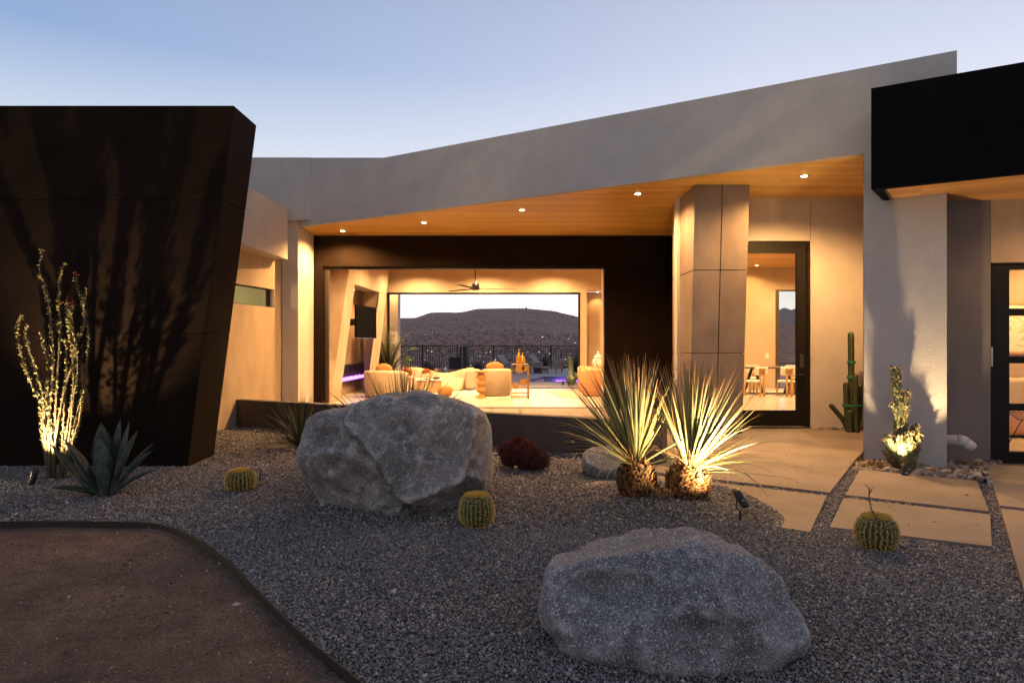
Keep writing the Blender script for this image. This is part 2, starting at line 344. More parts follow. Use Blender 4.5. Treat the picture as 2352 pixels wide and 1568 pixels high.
h = MB(); h.bb(5.07, 5.14, 12.02, 12.038, 1.06, 1.3); h.bb(5.04, 5.15, 11.985, 12.0, .93, .95); h.bb(5.09, 5.11, 12.0, 12.04, .93, .95); h.build('handle', mat('grey_metal', (.05, .05, .05), rough=.35, metal=.5), door)
# right side return (behind the column)
b = MB().prism([(4.99, 9.70), (6.45, 12.0), (6.7, 12.0), (5.3, 9.68)], -.3, ZS + .3); part('wall', M_STUCCO_W, b)
# leaning concrete pillar
def pil(x0, x1, z0, z1, mb, inset=0.0, fy=0.0):
    f = lambda z: 11.35 - .35 * z / ZS + fy
    return mb.hexa([(x0, f(z0), z0), (x1, f(z0), z0), (x1, 12.54, z0), (x0, 12.54, z0)], [(x0, f(z1), z1), (x1, f(z1), z1), (x1, 12.54, z1), (x0, 12.54, z1)])
b = MB(); g = .007
pil(2.965, 3.81, -.1, ZS - .001, b, fy=.02)
part('pillar_core', M_JOINT, b)
b = MB(); zz = [-.05, 1.32, 2.67, ZS]
for i in range(3):
    z0, z1 = zz[i] + g, zz[i + 1] - g
    pil(2.95, 3.39 - g, z0, z1, b); pil(3.39 + g, 3.83, z0, z1, b)
pl = part('pillar', M_PANEL, b, bevel=.004, bseg=1); pl['label'] = 'leaning pillar clad in brown concrete panels'
# right wing: black box, soffit, walls, glazed door
A2 = lambda s, bb=0.0: ((Vector((4.45, 8.46, 0)) - A * s + B * bb).x, (Vector((4.45, 8.46, 0)) - A * s + B * bb).y)
b = MB().prism([A2(0), A2(4.0), (8.6, 6.9), (10, 9.2), (7.5, 10.2), (4.96, 9.24 - .12)], 3.44, 4.62)
part('roof_box', M_BLACKR, b)['label'] = 'black box fascia over the side entrance'
b = MB(); b.prism([A2(0), A2(4.0), A2(4.0, .09), (4.62, 8.47)], 3.37, 3.44); b.prism([A2(0), (4.62, 8.47), (5.03, 9.11), (4.95, 9.115)], 3.372, 3.44)
part('fascia_lip', M_BLACKR, b)
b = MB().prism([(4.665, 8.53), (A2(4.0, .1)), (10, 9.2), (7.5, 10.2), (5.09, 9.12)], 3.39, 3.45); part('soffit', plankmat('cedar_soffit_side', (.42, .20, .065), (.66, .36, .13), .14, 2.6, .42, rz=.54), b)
MB().prism([(4.63, 8.50), (4.66, 8.50), (5.085, 9.11), (5.05, 9.11)], 3.375, 3.392).build('vent_strip', M_BRONZE, house)
gw = lambda x: 9.25 - .15 * (x - 5.8)
def gwall(x0, x1, z0, z1, mb, off=0.0, th=.2): return mb.prism([(x0, gw(x0) + off), (x1, gw(x1) + off), (x1, gw(x1) + th + off), (x0, gw(x0) + th + off)], z0, z1)
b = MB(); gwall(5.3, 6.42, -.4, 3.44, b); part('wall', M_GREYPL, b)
b = MB(); gwall(6.425, 9.5, 2.55, 3.44, b, .0); part('wall', M_PLASTER, b)
d = MB()
gwall(6.425, 6.68, -.15, 2.54, d, .05, .1)
zr = [(-.15, .015), (.565, .66), (1.20, 1.295), (1.84, 1.935), (2.46, 2.54)]
for z0, z1 in zr: gwall(6.68, 7.65, z0, z1, d, .05, .1)
gwall(7.65, 7.8, -.15, 2.54, d, .05, .1)
gd = part('door', M_FRAME, d); gd['label'] = 'black glazed side door with four stacked panes'
for i in range(4): gwall(6.68, 7.65, zr[i][1], zr[i + 1][0], MB(), .09, .006) if False else None
for i in range(4):
    pb = MB(); gwall(6.68, 7.65, zr[i][1], zr[i + 1][0], pb, .095, .006); pb.build('pane', M_GLASS, gd)
hb = MB(); gwall(6.43, 6.455, 1.16, 1.42, hb, .01, .035); hb.build('handle', mat('satin_metal', (.35, .35, .36), rough=.35, metal=.7), gd)
b = MB(); b.bb(10.4, 10.6, 8.9, 11.99, -.15, 3.4); part('wall', M_INT, b)
b = MB(); b.prism([(5.9, 9.50), (10.4, 8.85), (10.4, 11.99), (6.75, 11.99)], -.15, -.06); part('floor', M_FLOOR, b)
b = MB(); b.prism([(5.8, 9.6), (10.4, 8.85), (10.4, 11.99), (6.9, 11.99)], 3.3, 3.36); part('ceiling', M_INT, b)
# living and dining room shell
YB = 24.1
b = MB(); b.bb(-5.3, -4.4, YB, YB + .3, -.1, 4.3); b.bb(-4.4, 2.40, YB, YB + .3, 3.37, 4.3); b.bb(2.40, 2.64, YB, YB + .3, -.1, 4.3)
b.bb(2.64, 3.9, YB, YB + .3, 3.42, 4.3); b.bb(2.64, 3.9, YB + .45, YB + .6, -.1, 3.42); b.bb(3.9, 9.36, YB, YB + .3, -.1, 4.35); b.bb(9.36, 10.9, YB, YB + .3, 3.47, 4.35); b.bb(10.9, 12.1, YB, YB + .3, -.1, 4.35)
b.bb(12.0, 12.2, 12.2, YB, -.1, 4.35); b.bb(6.6, 12.2, 12.0, 12.2, -.2, 4.35); b.bb(2.44, 2.64, YB + .3, YB + .6, -.1, 3.42); b.bb(3.9, 4.1, YB + .3, YB + .6, -.1, 3.42)
part('wall', M_INT, b)
b = MB(); b.prism([(-5.3, 16.25), (-5.3, YB), (12, YB), (12, 12.2), (4.1, 12.2), (4.1, 16.25)], 4.24, 4.3)
part('ceiling', M_WOOD, b)
b = MB(); b.prism([(-5.3, YW + .0), (-5.3, YB), (12, YB), (12, 12.1), (3.3, 12.1), (4.0, 16.0)], -.12, 0); part('floor', M_FLOOR, b)
fr = MB(); fr.bb(-4.4, -4.33, YB - .02, YB + .1, 0, 3.37); fr.bb(2.34, 2.40, YB - .02, YB + .1, 0, 3.37); fr.bb(-4.33, 2.34, YB - .02, YB + .1, 3.31, 3.37); fr.bb(-4.33, 2.34, YB - .02, YB + .1, -.01, .02)
part('sliding_door', M_FRAME, fr)['label'] = 'wide rear sliding door standing open to the pool deck'
fr = MB(); fr.bb(9.30, 9.42, YB - .02, YB + .12, 0, 3.47); fr.bb(10.8, 10.9, YB - .02, YB + .12, 0, 3.47); fr.bb(9.42, 10.8, YB - .02, YB + .12, 3.42, 3.47); fr.bb(9.42, 10.8, YB - .02, YB + .12, 0, .05)
wn = part('window', M_BRONZE, fr); MB().bb(9.42, 10.8, YB + .04, YB + .046, .05, 3.42).build('pane', M_GLASS, wn)
# fireplace wall: side wall with a leaning portal
b = MB(); b.bb(-5.3, -5.2, 16.25, 24.1, 0, 4.24); b.bb(-5.2, -4.95, 16.25, 17.4, 0, 4.24); part('wall', M_PLASTER, b)
px_ = lambda y: -4.7 + .07 * (y - 17.7)
def sp(y0, y1, y0t, y1t, z0, z1, mb, d=.5):
    return mb.hexa([(px_(y0) - d, y0, z0), (px_(y0), y0, z0), (px_(y1), y1, z0), (px_(y1) - d, y1, z0)][::1], [(px_(y0t) - d, y0t, z1), (px_(y0t), y0t, z1), (px_(y1t), y1t, z1), (px_(y1t) - d, y1t, z1)])
b = MB()
ol = lambda z: 17.7 + .42 * z; il = lambda z: 18.45 + .414 * z; ir = lambda z: 21.0 + .46 * z; orr = lambda z: 22.0 + .43 * z
sp(ol(0), il(0), ol(4.24), il(4.24), 0, 4.24, b); b.hexa([(px_(21.0) - .5, 22.9, 0), (px_(21.0), 21.0, 0), (px_(22.0), 22.0, 0), (px_(22.0) - .5, 23.3, 0)], [(px_(ir(3.25)) - .5, ir(3.25), 3.25), (px_(ir(3.25)), ir(3.25), 3.25), (px_(orr(3.25)), orr(3.25), 3.25), (px_(orr(3.25)) - .5, orr(3.25), 3.25)]); sp(il(3.25), orr(3.25), il(4.24), orr(4.24), 3.25, 4.24, b)
part('chimney_breast', M_PLASTER, b, bevel=.01)['label'] = 'leaning plaster portal around the fireplace niche'
b = MB(); b.bb(-5.19, -5.1, 18, 24, 0, 4.2)
for k in range(38): b.bb(-5.1, -5.08, 18.05 + .155 * k, 18.19 + .155 * k, .9, 4.2)
part('niche_panel', M_WOODV, b)
fp = MB(); fp.bb(-5.08, -4.95, 19.4, 23.4, .36, .42); fp.bb(-5.08, -4.95, 19.4, 23.4, .86, .92); fp.bb(-5.08, -4.95, 19.4, 19.46, .42, .86); fp.bb(-5.08, -4.95, 23.34, 23.4, .42, .86); fp.bb(-5.09, -5.07, 19.46, 23.34, .42, .86)
fpo = part('fireplace', M_BLACKMET, fp); fpo['label'] = 'long fireplace with purple flame strip'
fl = MB()
for k in range(150):
    y = 19.5 + 3.8 * k / 149; hh = .05 + .05 * random.random(); fl.add([(-5.02, y - .02, .46), (-5.0, y + .02, .46), (-5.01, y, .46 + hh)], [(0, 1, 2)])
fl.bb(-5.05, -4.98, 19.5, 23.3, .435, .465)
fl.build('flame', emis('purple_flame', (.55, .16, 1.0), 5.0), fpo)
tvt = thing('television', 'black flat television swung out on a wall arm above the fireplace', 'television', (-4.45, 20.8, 2.2))
tvm = Matrix(((.17, .985, 0), (.985, -.17, 0), (0, 0, 1)))
c = Vector((-4.45, 20.8, 2.2))
MB().box(c, (1.62, .05, .97), M=Matrix.Rotation(rad(80), 3, 'Z')).build('screen', mat('dark_screen', (.006, .006, .008), rough=.9, spec=0.0), tvt, bevel=.008)
MB().box(c + Vector((0, 0, -.49)), (1.62, .052, .012), M=Matrix.Rotation(rad(80), 3, 'Z')).build('trim', mat('silver_trim', (.5, .5, .5), rough=.3, metal=.9), tvt)
MB().bb(-5.08, -4.47, 20.7, 20.9, 2.1, 2.3).build('bracket', M_BLACKMET, tvt)
sb = thing('soundbar', 'small black speaker bar on the niche wall behind the television', 'speaker', (-5.0, 20.2, 1.6))
MB().bb(-5.08, -4.98, 19.55, 20.6, 1.5, 1.72).build('speaker_body', M_BLACKMET, sb, bevel=.02)
# light switch
sw = thing('light_switch', 'white light switch on the dining room wall left of the tall window', 'light switch', (9.0, YB - .01, 1.14))
MB().bb(8.94, 9.06, YB - .012, YB, 1.05, 1.23).build('plate', M_WHITE, sw, bevel=.004); MB().bb(8.98, 9.02, YB - .018, YB - .012, 1.1, 1.18).build('rocker', M_WHITE, sw)
# black leaning wall on the left
def bwall(y0, y1, z0, z1, mb, off=0.0):
    xr = lambda z: -4.42 + (z + .2) * .129 + off
    return mb.hexa([(-12, y0, z0), (xr(z0), y0, z0), (xr(z0), y1, z0), (-12, y1, z0)], [(-12, y0, z1), (xr(z1), y0, z1), (xr(z1), y1, z1), (-12, y1, z1)])
aw = thing('garden_wall', 'tall black stucco wall block with a slanting right end behind the ocotillo', 'wall', (-7, 9.7, -.2))
b = MB(); zj = [-.4, CAMH + 35 / 1568 * 9.3, CAMH + 342 / 1568 * 9.3, 4.705]; g = .004
for i in range(3): bwall(9.3, 10.12, zj[i] + (g if i else 0), zj[i + 1] - (g if i < 2 else 0), b)
b.build('stucco_panel', M_BLACK, aw, bevel=.006, bseg=1)
b = MB(); bwall(9.31, 10.1, -.4, 4.69, b, -.012); b.build('core', M_BLACK, aw)
# low planter wall
P0 = Vector((-5.42, 13.28, 0)); P1 = Vector((2.02, 9.155, 0)); dn = (P1 - P0).normalized(); bn = Vector((-dn.y, dn.x, 0))
pw = MB().prism([(P0.x, P0.y), (P1.x, P1.y), ((P1 + bn * .22).x, (P1 + bn * .22).y), ((P0 + bn * .22).x, (P0 + bn * .22).y)], -.4, .41)
tag(pw.build('planter_wall', M_DARKPL, bevel=.006), 'low dark concrete wall running behind the big boulder', 'wall')
# ------------------------------------------------------------------ paving
slz = lambda x, y: -.036 * (12 - min(y, 12))
def slab(name, pts, label=None, th=.12, m=None, bevel=.006):
    o = MB().prism(pts, lambda x, y: slz(x, y) - th, slz).build(name, m or M_CONC, bevel=bevel, bseg=2); struct(o)
    if label: o['label'] = label
    return o
q = P0 + bn * .23; e = P1 + bn * .23
tz = (12 - e.y) / (q.y - e.y); mid = e + (q - e) * tz
slab('patio', [(3.46, 7.43), (1.62, 8.53), (2.06, 9.10), (e.x, e.y), (mid.x, 12), (6.45, 12), (4.97, 9.70), (4.655, 9.25)])
slab('patio', [(mid.x, 12), (q.x, q.y), (-5.0, 14.84), (-4.65, 16), (-4.65, 15.999), (3.9, 15.999), (3.9, 12)], bevel=0)
slab('pavement', [(3.37, 7.30), (1.3, 8.53), (.6, 7.35), (2.63, 6.02)])
slab('pavement', [(3.58, 7.33), (4.39, 8.62), (5.44, 7.985), (4.68, 6.69)])
slab('pavement', [(3.50, 7.21), (4.61, 6.58), (3.96, 5.63), (2.87, 6.17)])
slab('pavement', [(4.93, 6.90), (6.22, 8.98), (7.9, 8.1), (6.6, 5.9)])
slab('pavement', [(4.86, 6.79), (6.5, 5.79), (5.0, 3.4), (3.35, 4.42)])
# saw cut in the entry slab
a_, c_ = gp(1665, 1051), gp(1962, 1072)
jo = MB(); 
for p_, q_ in ((Vector((2.55, 9.55, 0)), Vector((4.62, 8.93, 0))),):
    nn = Vector((.3, .95, 0)) * .006
    jo.add([(v.x, v.y, slz(v.x, v.y) + .003) for v in (p_, q_, q_ + nn, p_ + nn)], [(0, 1, 2, 3)])
struct(jo.build('pavement_joint', mat('saw_cut', (.14, .12, .10), rough=.9)))
# ------------------------------------------------------------------ gravel bed and dirt
EDGE_PX = [(-260, 1212), (-120, 1203), (0, 1198), (150, 1197), (330, 1200), (395, 1212), (450, 1235), (500, 1266), (545, 1303), (600, 1361), (660, 1421), (720, 1476), (780, 1524), (835, 1568), (905, 1625), (990, 1700)]
def spline(pts, n):
    out = []
    k = len(pts)
    for i in range(k - 1):
        p0, p1, p2, p3 = pts[max(i - 1, 0)], pts[i], pts[i + 1], pts[min(i + 2, k - 1)]
        for j in range(n):
            t = j / n; out.append(.5 * ((2 * p1) + (p2 - p0) * t + (2 * p0 - 5 * p1 + 4 * p2 - p3) * t * t + (3 * p1 - p0 - 3 * p2 + p3) * t ** 3))
    out.append(pts[-1]); return out
EDGE = spline([gp(x, y) for x, y in EDGE_PX], 6)
EX = np.array([p.x for p in EDGE]); EY = np.array([p.y for p in EDGE])
poly_d = [(p.x, p.y) for p in EDGE] + [(EDGE[-1].x, 1.0), (-9, 1.0), (-9, EDGE[0].y)]
def inside(x, y, poly):
    x = np.asarray(x, float); y = np.asarray(y, float); r = np.zeros(x.shape, bool); n = len(poly)
    for i in range(n):
        x1, y1 = poly[i]; x2, y2 = poly[(i + 1) % n]
        c = ((y1 > y) != (y2 > y))
        with np.errstate(divide='ignore', invalid='ignore'): xi = (x2 - x1) * (y - y1) / (y2 - y1 + 1e-12) + x1
        r ^= c & (x < xi)
    return r
gx = np.arange(-9.5, 9.6, .07); gy = np.arange(1.2, 14.2, .07)
X, Y = np.meshgrid(gx, gy); Z = gz(X, Y) - .012
# keep the bed below the paving it passes under, and drop it inside the dirt area
ins = inside(X, Y, poly_d); keep = np.ones(X.shape, bool)
for (a, b) in np.argwhere(ins):
    d2 = (EX - X[a, b]) ** 2 + (EY - Y[a, b]) ** 2; k = int(d2.argmin())
    if d2[k] < .105 ** 2: X[a, b], Y[a, b] = EX[k], EY[k]; Z[a, b] = gz(EX[k], EY[k]) - .012
    else: keep[a, b] = False
for cx_, cy_ in ((X, Y),):
    back = (Y > 9.3 + 0 * X) & (X > (1.97 - (Y - 9.2) / .555 + .25)); Z = np.where(back, -.6, Z)
ny, nx = X.shape
def grid_obj(name, X, Y, Z, m, smooth=True, keep=None):
    ny, nx = X.shape; me = bpy.data.meshes.new(name)
    me.vertices.add(nx * ny); me.vertices.foreach_set('co', np.stack([X, Y, Z], -1).astype(np.float32).ravel())
    i = np.arange(ny - 1)[:, None] * nx + np.arange(nx - 1)[None]; q = np.stack([i, i + 1, i + nx + 1, i + nx], -1).reshape(-1, 4)
    if keep is not None: q = q[keep.ravel()[q].all(1)]
    me.loops.add(q.size); me.loops.foreach_set('vertex_index', q.ravel().astype(np.int32)); me.polygons.add(len(q))
    me.polygons.foreach_set('loop_start', (np.arange(len(q)) * 4).astype(np.int32)); me.polygons.foreach_set('loop_total', np.full(len(q), 4, np.int32))
    me.update(calc_edges=True); me.polygons.foreach_set('use_smooth', [smooth] * len(q)); me.materials.append(m)
    o = bpy.data.objects.new(name, me); COL.objects.link(o); return o
struct(grid_obj('gravel_bed', X, Y, Z, M_GROUND, keep=keep))
# brown decomposed granite, 7 cm lower than the steel edging
dx = np.arange(-9.2, 1.2, .05); dy = np.arange(1.2, 7.2, .05); X, Y = np.meshgrid(dx, dy)
def dz_(x, y): return gz(x, y) - .055 + .012 * np.sin(x * 1.7 + 1) * np.cos(y * 2.1) + .005 * np.sin(x * 6.1 + y * 4.3)
Z = dz_(X, Y)
struct(grid_obj('dirt_path', X, Y, Z, M_DIRT))
ed = MB(); 
for off in (0, 1): pass
k = len(EDGE); vs_ = []
for i, p in enumerate(EDGE):
    t = (EDGE[min(i + 1, k - 1)] - EDGE[max(i - 1, 0)]); t.z = 0; t.normalize(); n_ = Vector((-t.y, t.x, 0)) * -.012
    z1 = float(gz(p.x, p.y)) + .006
    vs_ += [(p.x, p.y, z1 - .16), (p.x, p.y, z1), (p.x + n_.x, p.y + n_.y, z1), (p.x + n_.x, p.y + n_.y, z1 - .16)]
ed.add(vs_, [(i * 4 + a, i * 4 + (a + 1) % 4, i * 4 + 4 + (a + 1) % 4, i * 4 + 4 + a) for i in range(k - 1) for a in range(4)])
tag(ed.build('steel_edging', M_STEEL), 'curved dark steel edging between gravel and brown dirt', 'edging')
# ------------------------------------------------------------------ boulders
def conv(pts, sx, sy, k): return [((sx + x / k) / 1.063, (sy + y / k) / 1.063) for x, y in pts]
def boulder(name, label, outline, Yc, depth, m, planes=(), seed=0, amp=.03, rough_=.008, sub=6, ybias=0.0, sink=.12, fexp=.72, fwd=.35, steps=(), dents=()):
    P = [px(x, y, Yc - depth * fwd) for x, y in outline]
    cx = (min(p.x for p in P) + max(p.x for p in P)) / 2; cz = (min(p.z for p in P) + max(p.z for p in P)) / 2
    zmin = min(p.z for p in P)
    an = np.array([math.atan2(p.z - cz, p.x - cx) for p in P]); rr = np.array([math.hypot(p.z - cz, p.x - cx) for p in P])
    o_ = np.argsort(an); an = an[o_]; rr = rr[o_]
    an = np.concatenate([an - 2 * math.pi, an, an + 2 * math.pi]); rr = np.concatenate([rr, rr, rr])
    import bmesh
    bm = bmesh.new(); bmesh.ops.create_icosphere(bm, subdivisions=sub, radius=1)
    pn = [(Vector(n).normalized(), d) for n, d in planes]
    for v in bm.verts:
        x, y, z = v.co; th = math.atan2(z, x); rho = math.hypot(x, z)
        R = float(np.interp(th, an, rr)); f = rho ** fexp
        yy = math.copysign(abs(y) ** .85, y)
        p = Vector((f * R * math.cos(th), yy * depth * (1 + ybias * z), f * R * math.sin(th)))
        for n, d in pn:
            e_ = n.dot(p) - d + noise.noise(p * 2.2 + n * 5) * .05 * depth
            if e_ > 0: p -= n * e_ * .96
        for n, d, a_ in steps:                       # a broken step: one side of the fracture lies deeper
            t_ = (n[0] * p.x + n[2] * p.z) - d + noise.noise(p * 3.1) * .09 + noise.noise(p * 9.0) * .025
            if y < 0: p.y += a_ * max(0.0, min(1.0, t_ / .05 + .5)) * min(1, -y * 2.0)
        for cx2, cz2, rx2, rz2, a_ in dents:
            t_ = ((p.x - cx2) / rx2) ** 2 + ((p.z - cz2) / rz2) ** 2 + noise.noise(p * 5) * .5
            if y < .3 and t_ < 1: p += Vector((0, a_, -a_ * .6)) * (1 - t_) ** .7
        q = Vector((p.x + seed * 3.1, p.y, p.z))
        d = (noise.noise(q * 1.7) * .9 + noise.noise(q * 4.1) * .42 + abs(noise.noise(q * 2.6 + Vector((9, 3, 1)))) * -.7) * amp * 1.6
        vd = noise.voronoi(q * 2.1 + Vector((noise.noise(q * 3), noise.noise(q * 3 + Vector((5, 5, 5))), 0)) * .35)[0]; d += (min(.5, vd[1] - vd[0]) - .2) * amp * 1.5
        vd = noise.voronoi(q * 6.3)[0]; d += (min(.4, vd[1] - vd[0]) - .2) * amp * .35
        rg = 1 - abs(noise.noise(q * 6.0)) * 2
        rg2 = 1 - abs(noise.noise(q * 14.0 + Vector((3, 1, 7)))) * 2; d += rg2 * rough_ * 1.3
        d += rg * rg * amp * .16 + noise.noise(q * 13) * rough_ + noise.noise(q * 34) * rough_ * .55 + noise.noise(q * 80) * rough_ * .3
        edge = min(1.0, abs(y) * 2.2 + .25)       # keep the outline, roughen the faces
        nn = Vector((x, y, z)).normalized(); p += nn * d * edge
        v.co = p + Vector((cx, Yc, cz))
        if v.co.z < zmin + .1: v.co.z = zmin + .1 - (zmin + .1 - v.co.z) * 2.2 - 0.0
    me = bpy.data.meshes.new(name); bm.to_mesh(me); bm.free(); me.polygons.foreach_set('use_smooth', [True] * len(me.polygons))
    me.materials.append(m); o = bpy.data.objects.new(name, me); COL.objects.link(o); tag(o, label, 'boulder', 'granite boulders in the gravel garden')
    return o
def rockmat(name, a, b_, vein, speck=1.0, sp_scale=70, blotch=.5, brown=(.16, .11, .07)):
    m = bpy.data.materials.new(name); m.use_nodes = True; t = m.node_tree; b = t.nodes['Principled BSDF']; n = t.nodes.new; l = t.links.new
    tc = n('ShaderNodeTexCoord'); v = tc.outputs['Object']
    def no(s, d=6, r=.6, dist=0):
        k = n('ShaderNodeTexNoise'); k.inputs['Scale'].default_value = s; k.inputs['Detail'].default_value = d; k.inputs['Roughness'].default_value = r; k.inputs['Distortion'].default_value = dist; l(v, k.inputs['Vector']); return k.outputs[0]
    def mixc(f, x, y, blend='MIX'):
        k = n('ShaderNodeMix'); k.data_type = 'RGBA'; k.blend_type = blend
        if isinstance(f, float): k.inputs[0].default_value = f
        else: l(f, k.inputs[0])
        for s_, i in ((x, 6), (y, 7)):
            if isinstance(s_, tuple): k.inputs[i].default_value = (*s_, 1)
            else: l(s_, k.inputs[i])
        return k.outputs[2]
    def mrg(x, a0, a1, b0=0.0, b1=1.0):
        k = n('ShaderNodeMapRange'); k.inputs['From Min'].default_value = a0; k.inputs['From Max'].default_value = a1; k.inputs['To Min'].default_value = b0; k.inputs['To Max'].default_value = b1; l(x, k.inputs['Value']); return k.outputs[0]
    big = no(1.7, 5, .55, .4); c = mixc(mrg(big, .38, .62), a, b_)
    bw = no(2.6, 4, .5, .3); c = mixc(mrg(bw, .58, .74, 0, .45), c, brown)
    sp = no(sp_scale, 3, .75); c = mixc(mrg(sp, .40, .62), mixc(speck * .62, c, (.012, .012, .014)), c)
    sp2 = no(sp_scale * .62, 2, .6); c = mixc(mrg(sp2, .56, .68, 0, .75 * speck), c, vein)
    ve = no(2.3, 9, .68, 1.2)
    ab = n('ShaderNodeMath'); ab.operation = 'SUBTRACT'; l(ve, ab.inputs[0]); ab.inputs[1].default_value = .5
    ab2 = n('ShaderNodeMath'); ab2.operation = 'ABSOLUTE'; l(ab.outputs[0], ab2.inputs[0])
    vb = no(9, 4, .7); vm = n('ShaderNodeMath'); vm.operation = 'MULTIPLY'; l(mrg(ab2.outputs[0], .0, .022, 1, 0), vm.inputs[0]); l(mrg(vb, .45, .6), vm.inputs[1])
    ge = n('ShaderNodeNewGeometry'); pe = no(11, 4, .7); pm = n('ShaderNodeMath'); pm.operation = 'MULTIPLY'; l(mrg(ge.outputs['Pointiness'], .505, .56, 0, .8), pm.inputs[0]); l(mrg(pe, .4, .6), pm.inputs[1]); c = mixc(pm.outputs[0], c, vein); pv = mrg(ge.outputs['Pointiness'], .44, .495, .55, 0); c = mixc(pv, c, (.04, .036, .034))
    vm2 = n('ShaderNodeMath'); vm2.operation = 'MULTIPLY'; l(vm.outputs[0], vm2.inputs[0]); vm2.inputs[1].default_value = blotch
    c = mixc(vm2.outputs[0], c, vein)
    l(c, b.inputs['Base Color']); b.inputs['Roughness'].default_value = .85
    b1 = n('ShaderNodeBump'); b1.inputs['Strength'].default_value = .75; b1.inputs['Distance'].default_value = .03; l(no(22, 8, .75), b1.inputs['Height'])
    b2 = n('ShaderNodeBump'); b2.inputs['Strength'].default_value = .5; b2.inputs['Distance'].default_value = .012; l(no(sp_scale * 1.4, 4, .7), b2.inputs['Height']); l(b1.outputs[0], b2.inputs['Normal']); l(b2.outputs[0], b.inputs['Normal'])
    return m
ROCK1 = rockmat('weathered_granite', (.20, .19, .19), (.36, .342, .34), (.62, .60, .60), .75, 75, .95, (.21, .165, .13))
ROCK2 = rockmat('speckled_granite', (.24, .25, .28), (.36, .365, .395), (.62, .63, .68), 1.35, 120, .3, (.13, .10, .06))
OUT1 = [(659, 1010), (661, 975), (680, 957), (715, 951), (762, 951), (795, 935), (830, 922), (862, 912), (905, 911), (990, 914), (1050, 924), (1088, 937), (1113, 955), (1127, 985), (1127, 1050), (1119, 1120), (1105, 1170), (1060, 1200), (1000, 1225), (950, 1240), (880, 1235), (800, 1225), (740, 1205), (700, 1150), (675, 1080)]
boulder('boulder', 'largest boulder, grey-brown with white veins, in front of the low wall', OUT1, 7.0, .82, ROCK1,
        [((-.45, -.80, -.42), .55), ((.22, -.95, .22), .58), ((-.62, -.55, .55), .72), ((.40, -.66, -.62), .66), ((.86, -.50, .05), .92), ((.12, -.55, .83), .72), ((-.85, -.5, .1), .92), ((-.12, -.9, .43), .60)], 1, .052, .010, fexp=.72, fwd=.42, steps=(((-.76, 0, -.65), .02, .13), ((.80, 0, -.60), .62, .10)), dents=((.05, -.1, .16, .3, .04), (-.62, .28, .3, .12, .05)))
OUT2 = conv([(110, 760), (150, 600), (190, 470), (270, 390), (350, 330), (450, 250), (560, 190), (690, 183), (760, 130), (840, 95), (960, 110), (1100, 148), (1250, 180), (1400, 208), (1560, 238), (1650, 285), (1800, 350), (1900, 430), (1980, 530), (2020, 620), (2100, 700), (2150, 760), (2170, 860), (2160, 980), (2100, 1100), (1960, 1230), (1750, 1330), (1500, 1330), (1250, 1290), (1000, 1240), (700, 1180), (400, 1100), (200, 980), (120, 860)], 1280, 1270, 3.055)
boulder('boulder', 'low speckled blue-grey granite boulder nearest in the foreground', OUT2, 4.12, .50, ROCK2,
        [((-.30, -.75, .58), .42), ((.40, -.68, .60), .46), ((.05, -.96, .25), .44), ((-.72, -.62, .3), .68), ((.78, -.55, .3), .72), ((-.2, .1, .97), .36)], 5, .046, .006, ybias=-.05, fexp=.74, fwd=.42, steps=(((.70, 0, .71), .62, .05), ((-.35, 0, .93), .22, .04)), dents=((-.30, .17, .28, .08, .06), (.12, .04, .3, .05, .035), (.30, -.13, .09, .22, .035)))
OUT3 = [(1338, 1066), (1340, 1048), (1352, 1037), (1375, 1031), (1405, 1029), (1432, 1034), (1452, 1046), (1458, 1070), (1452, 1098), (1430, 1112), (1390, 1112), (1355, 1100), (1342, 1085)]
boulder('boulder', 'small rounded pale grey boulder touching the left yucca trunk', OUT3, 8.35, .3, ROCK2, [((0, -.6, .8), .17)], 9, .02, .003, sub=5)
for (x, y, r_, lb) in ((1512, 1122, 14, 'small grey stone wedged between the two yucca trunks'), (1344, 1108, 0, '')):
    if r_: boulder('rock', lb, [(x + r_ * math.cos(a), y + r_ * .8 * math.sin(a)) for a in np.linspace(0, 6.0, 12)], 7.0, .06, ROCK2, (), 4, .01, .002, sub=4)
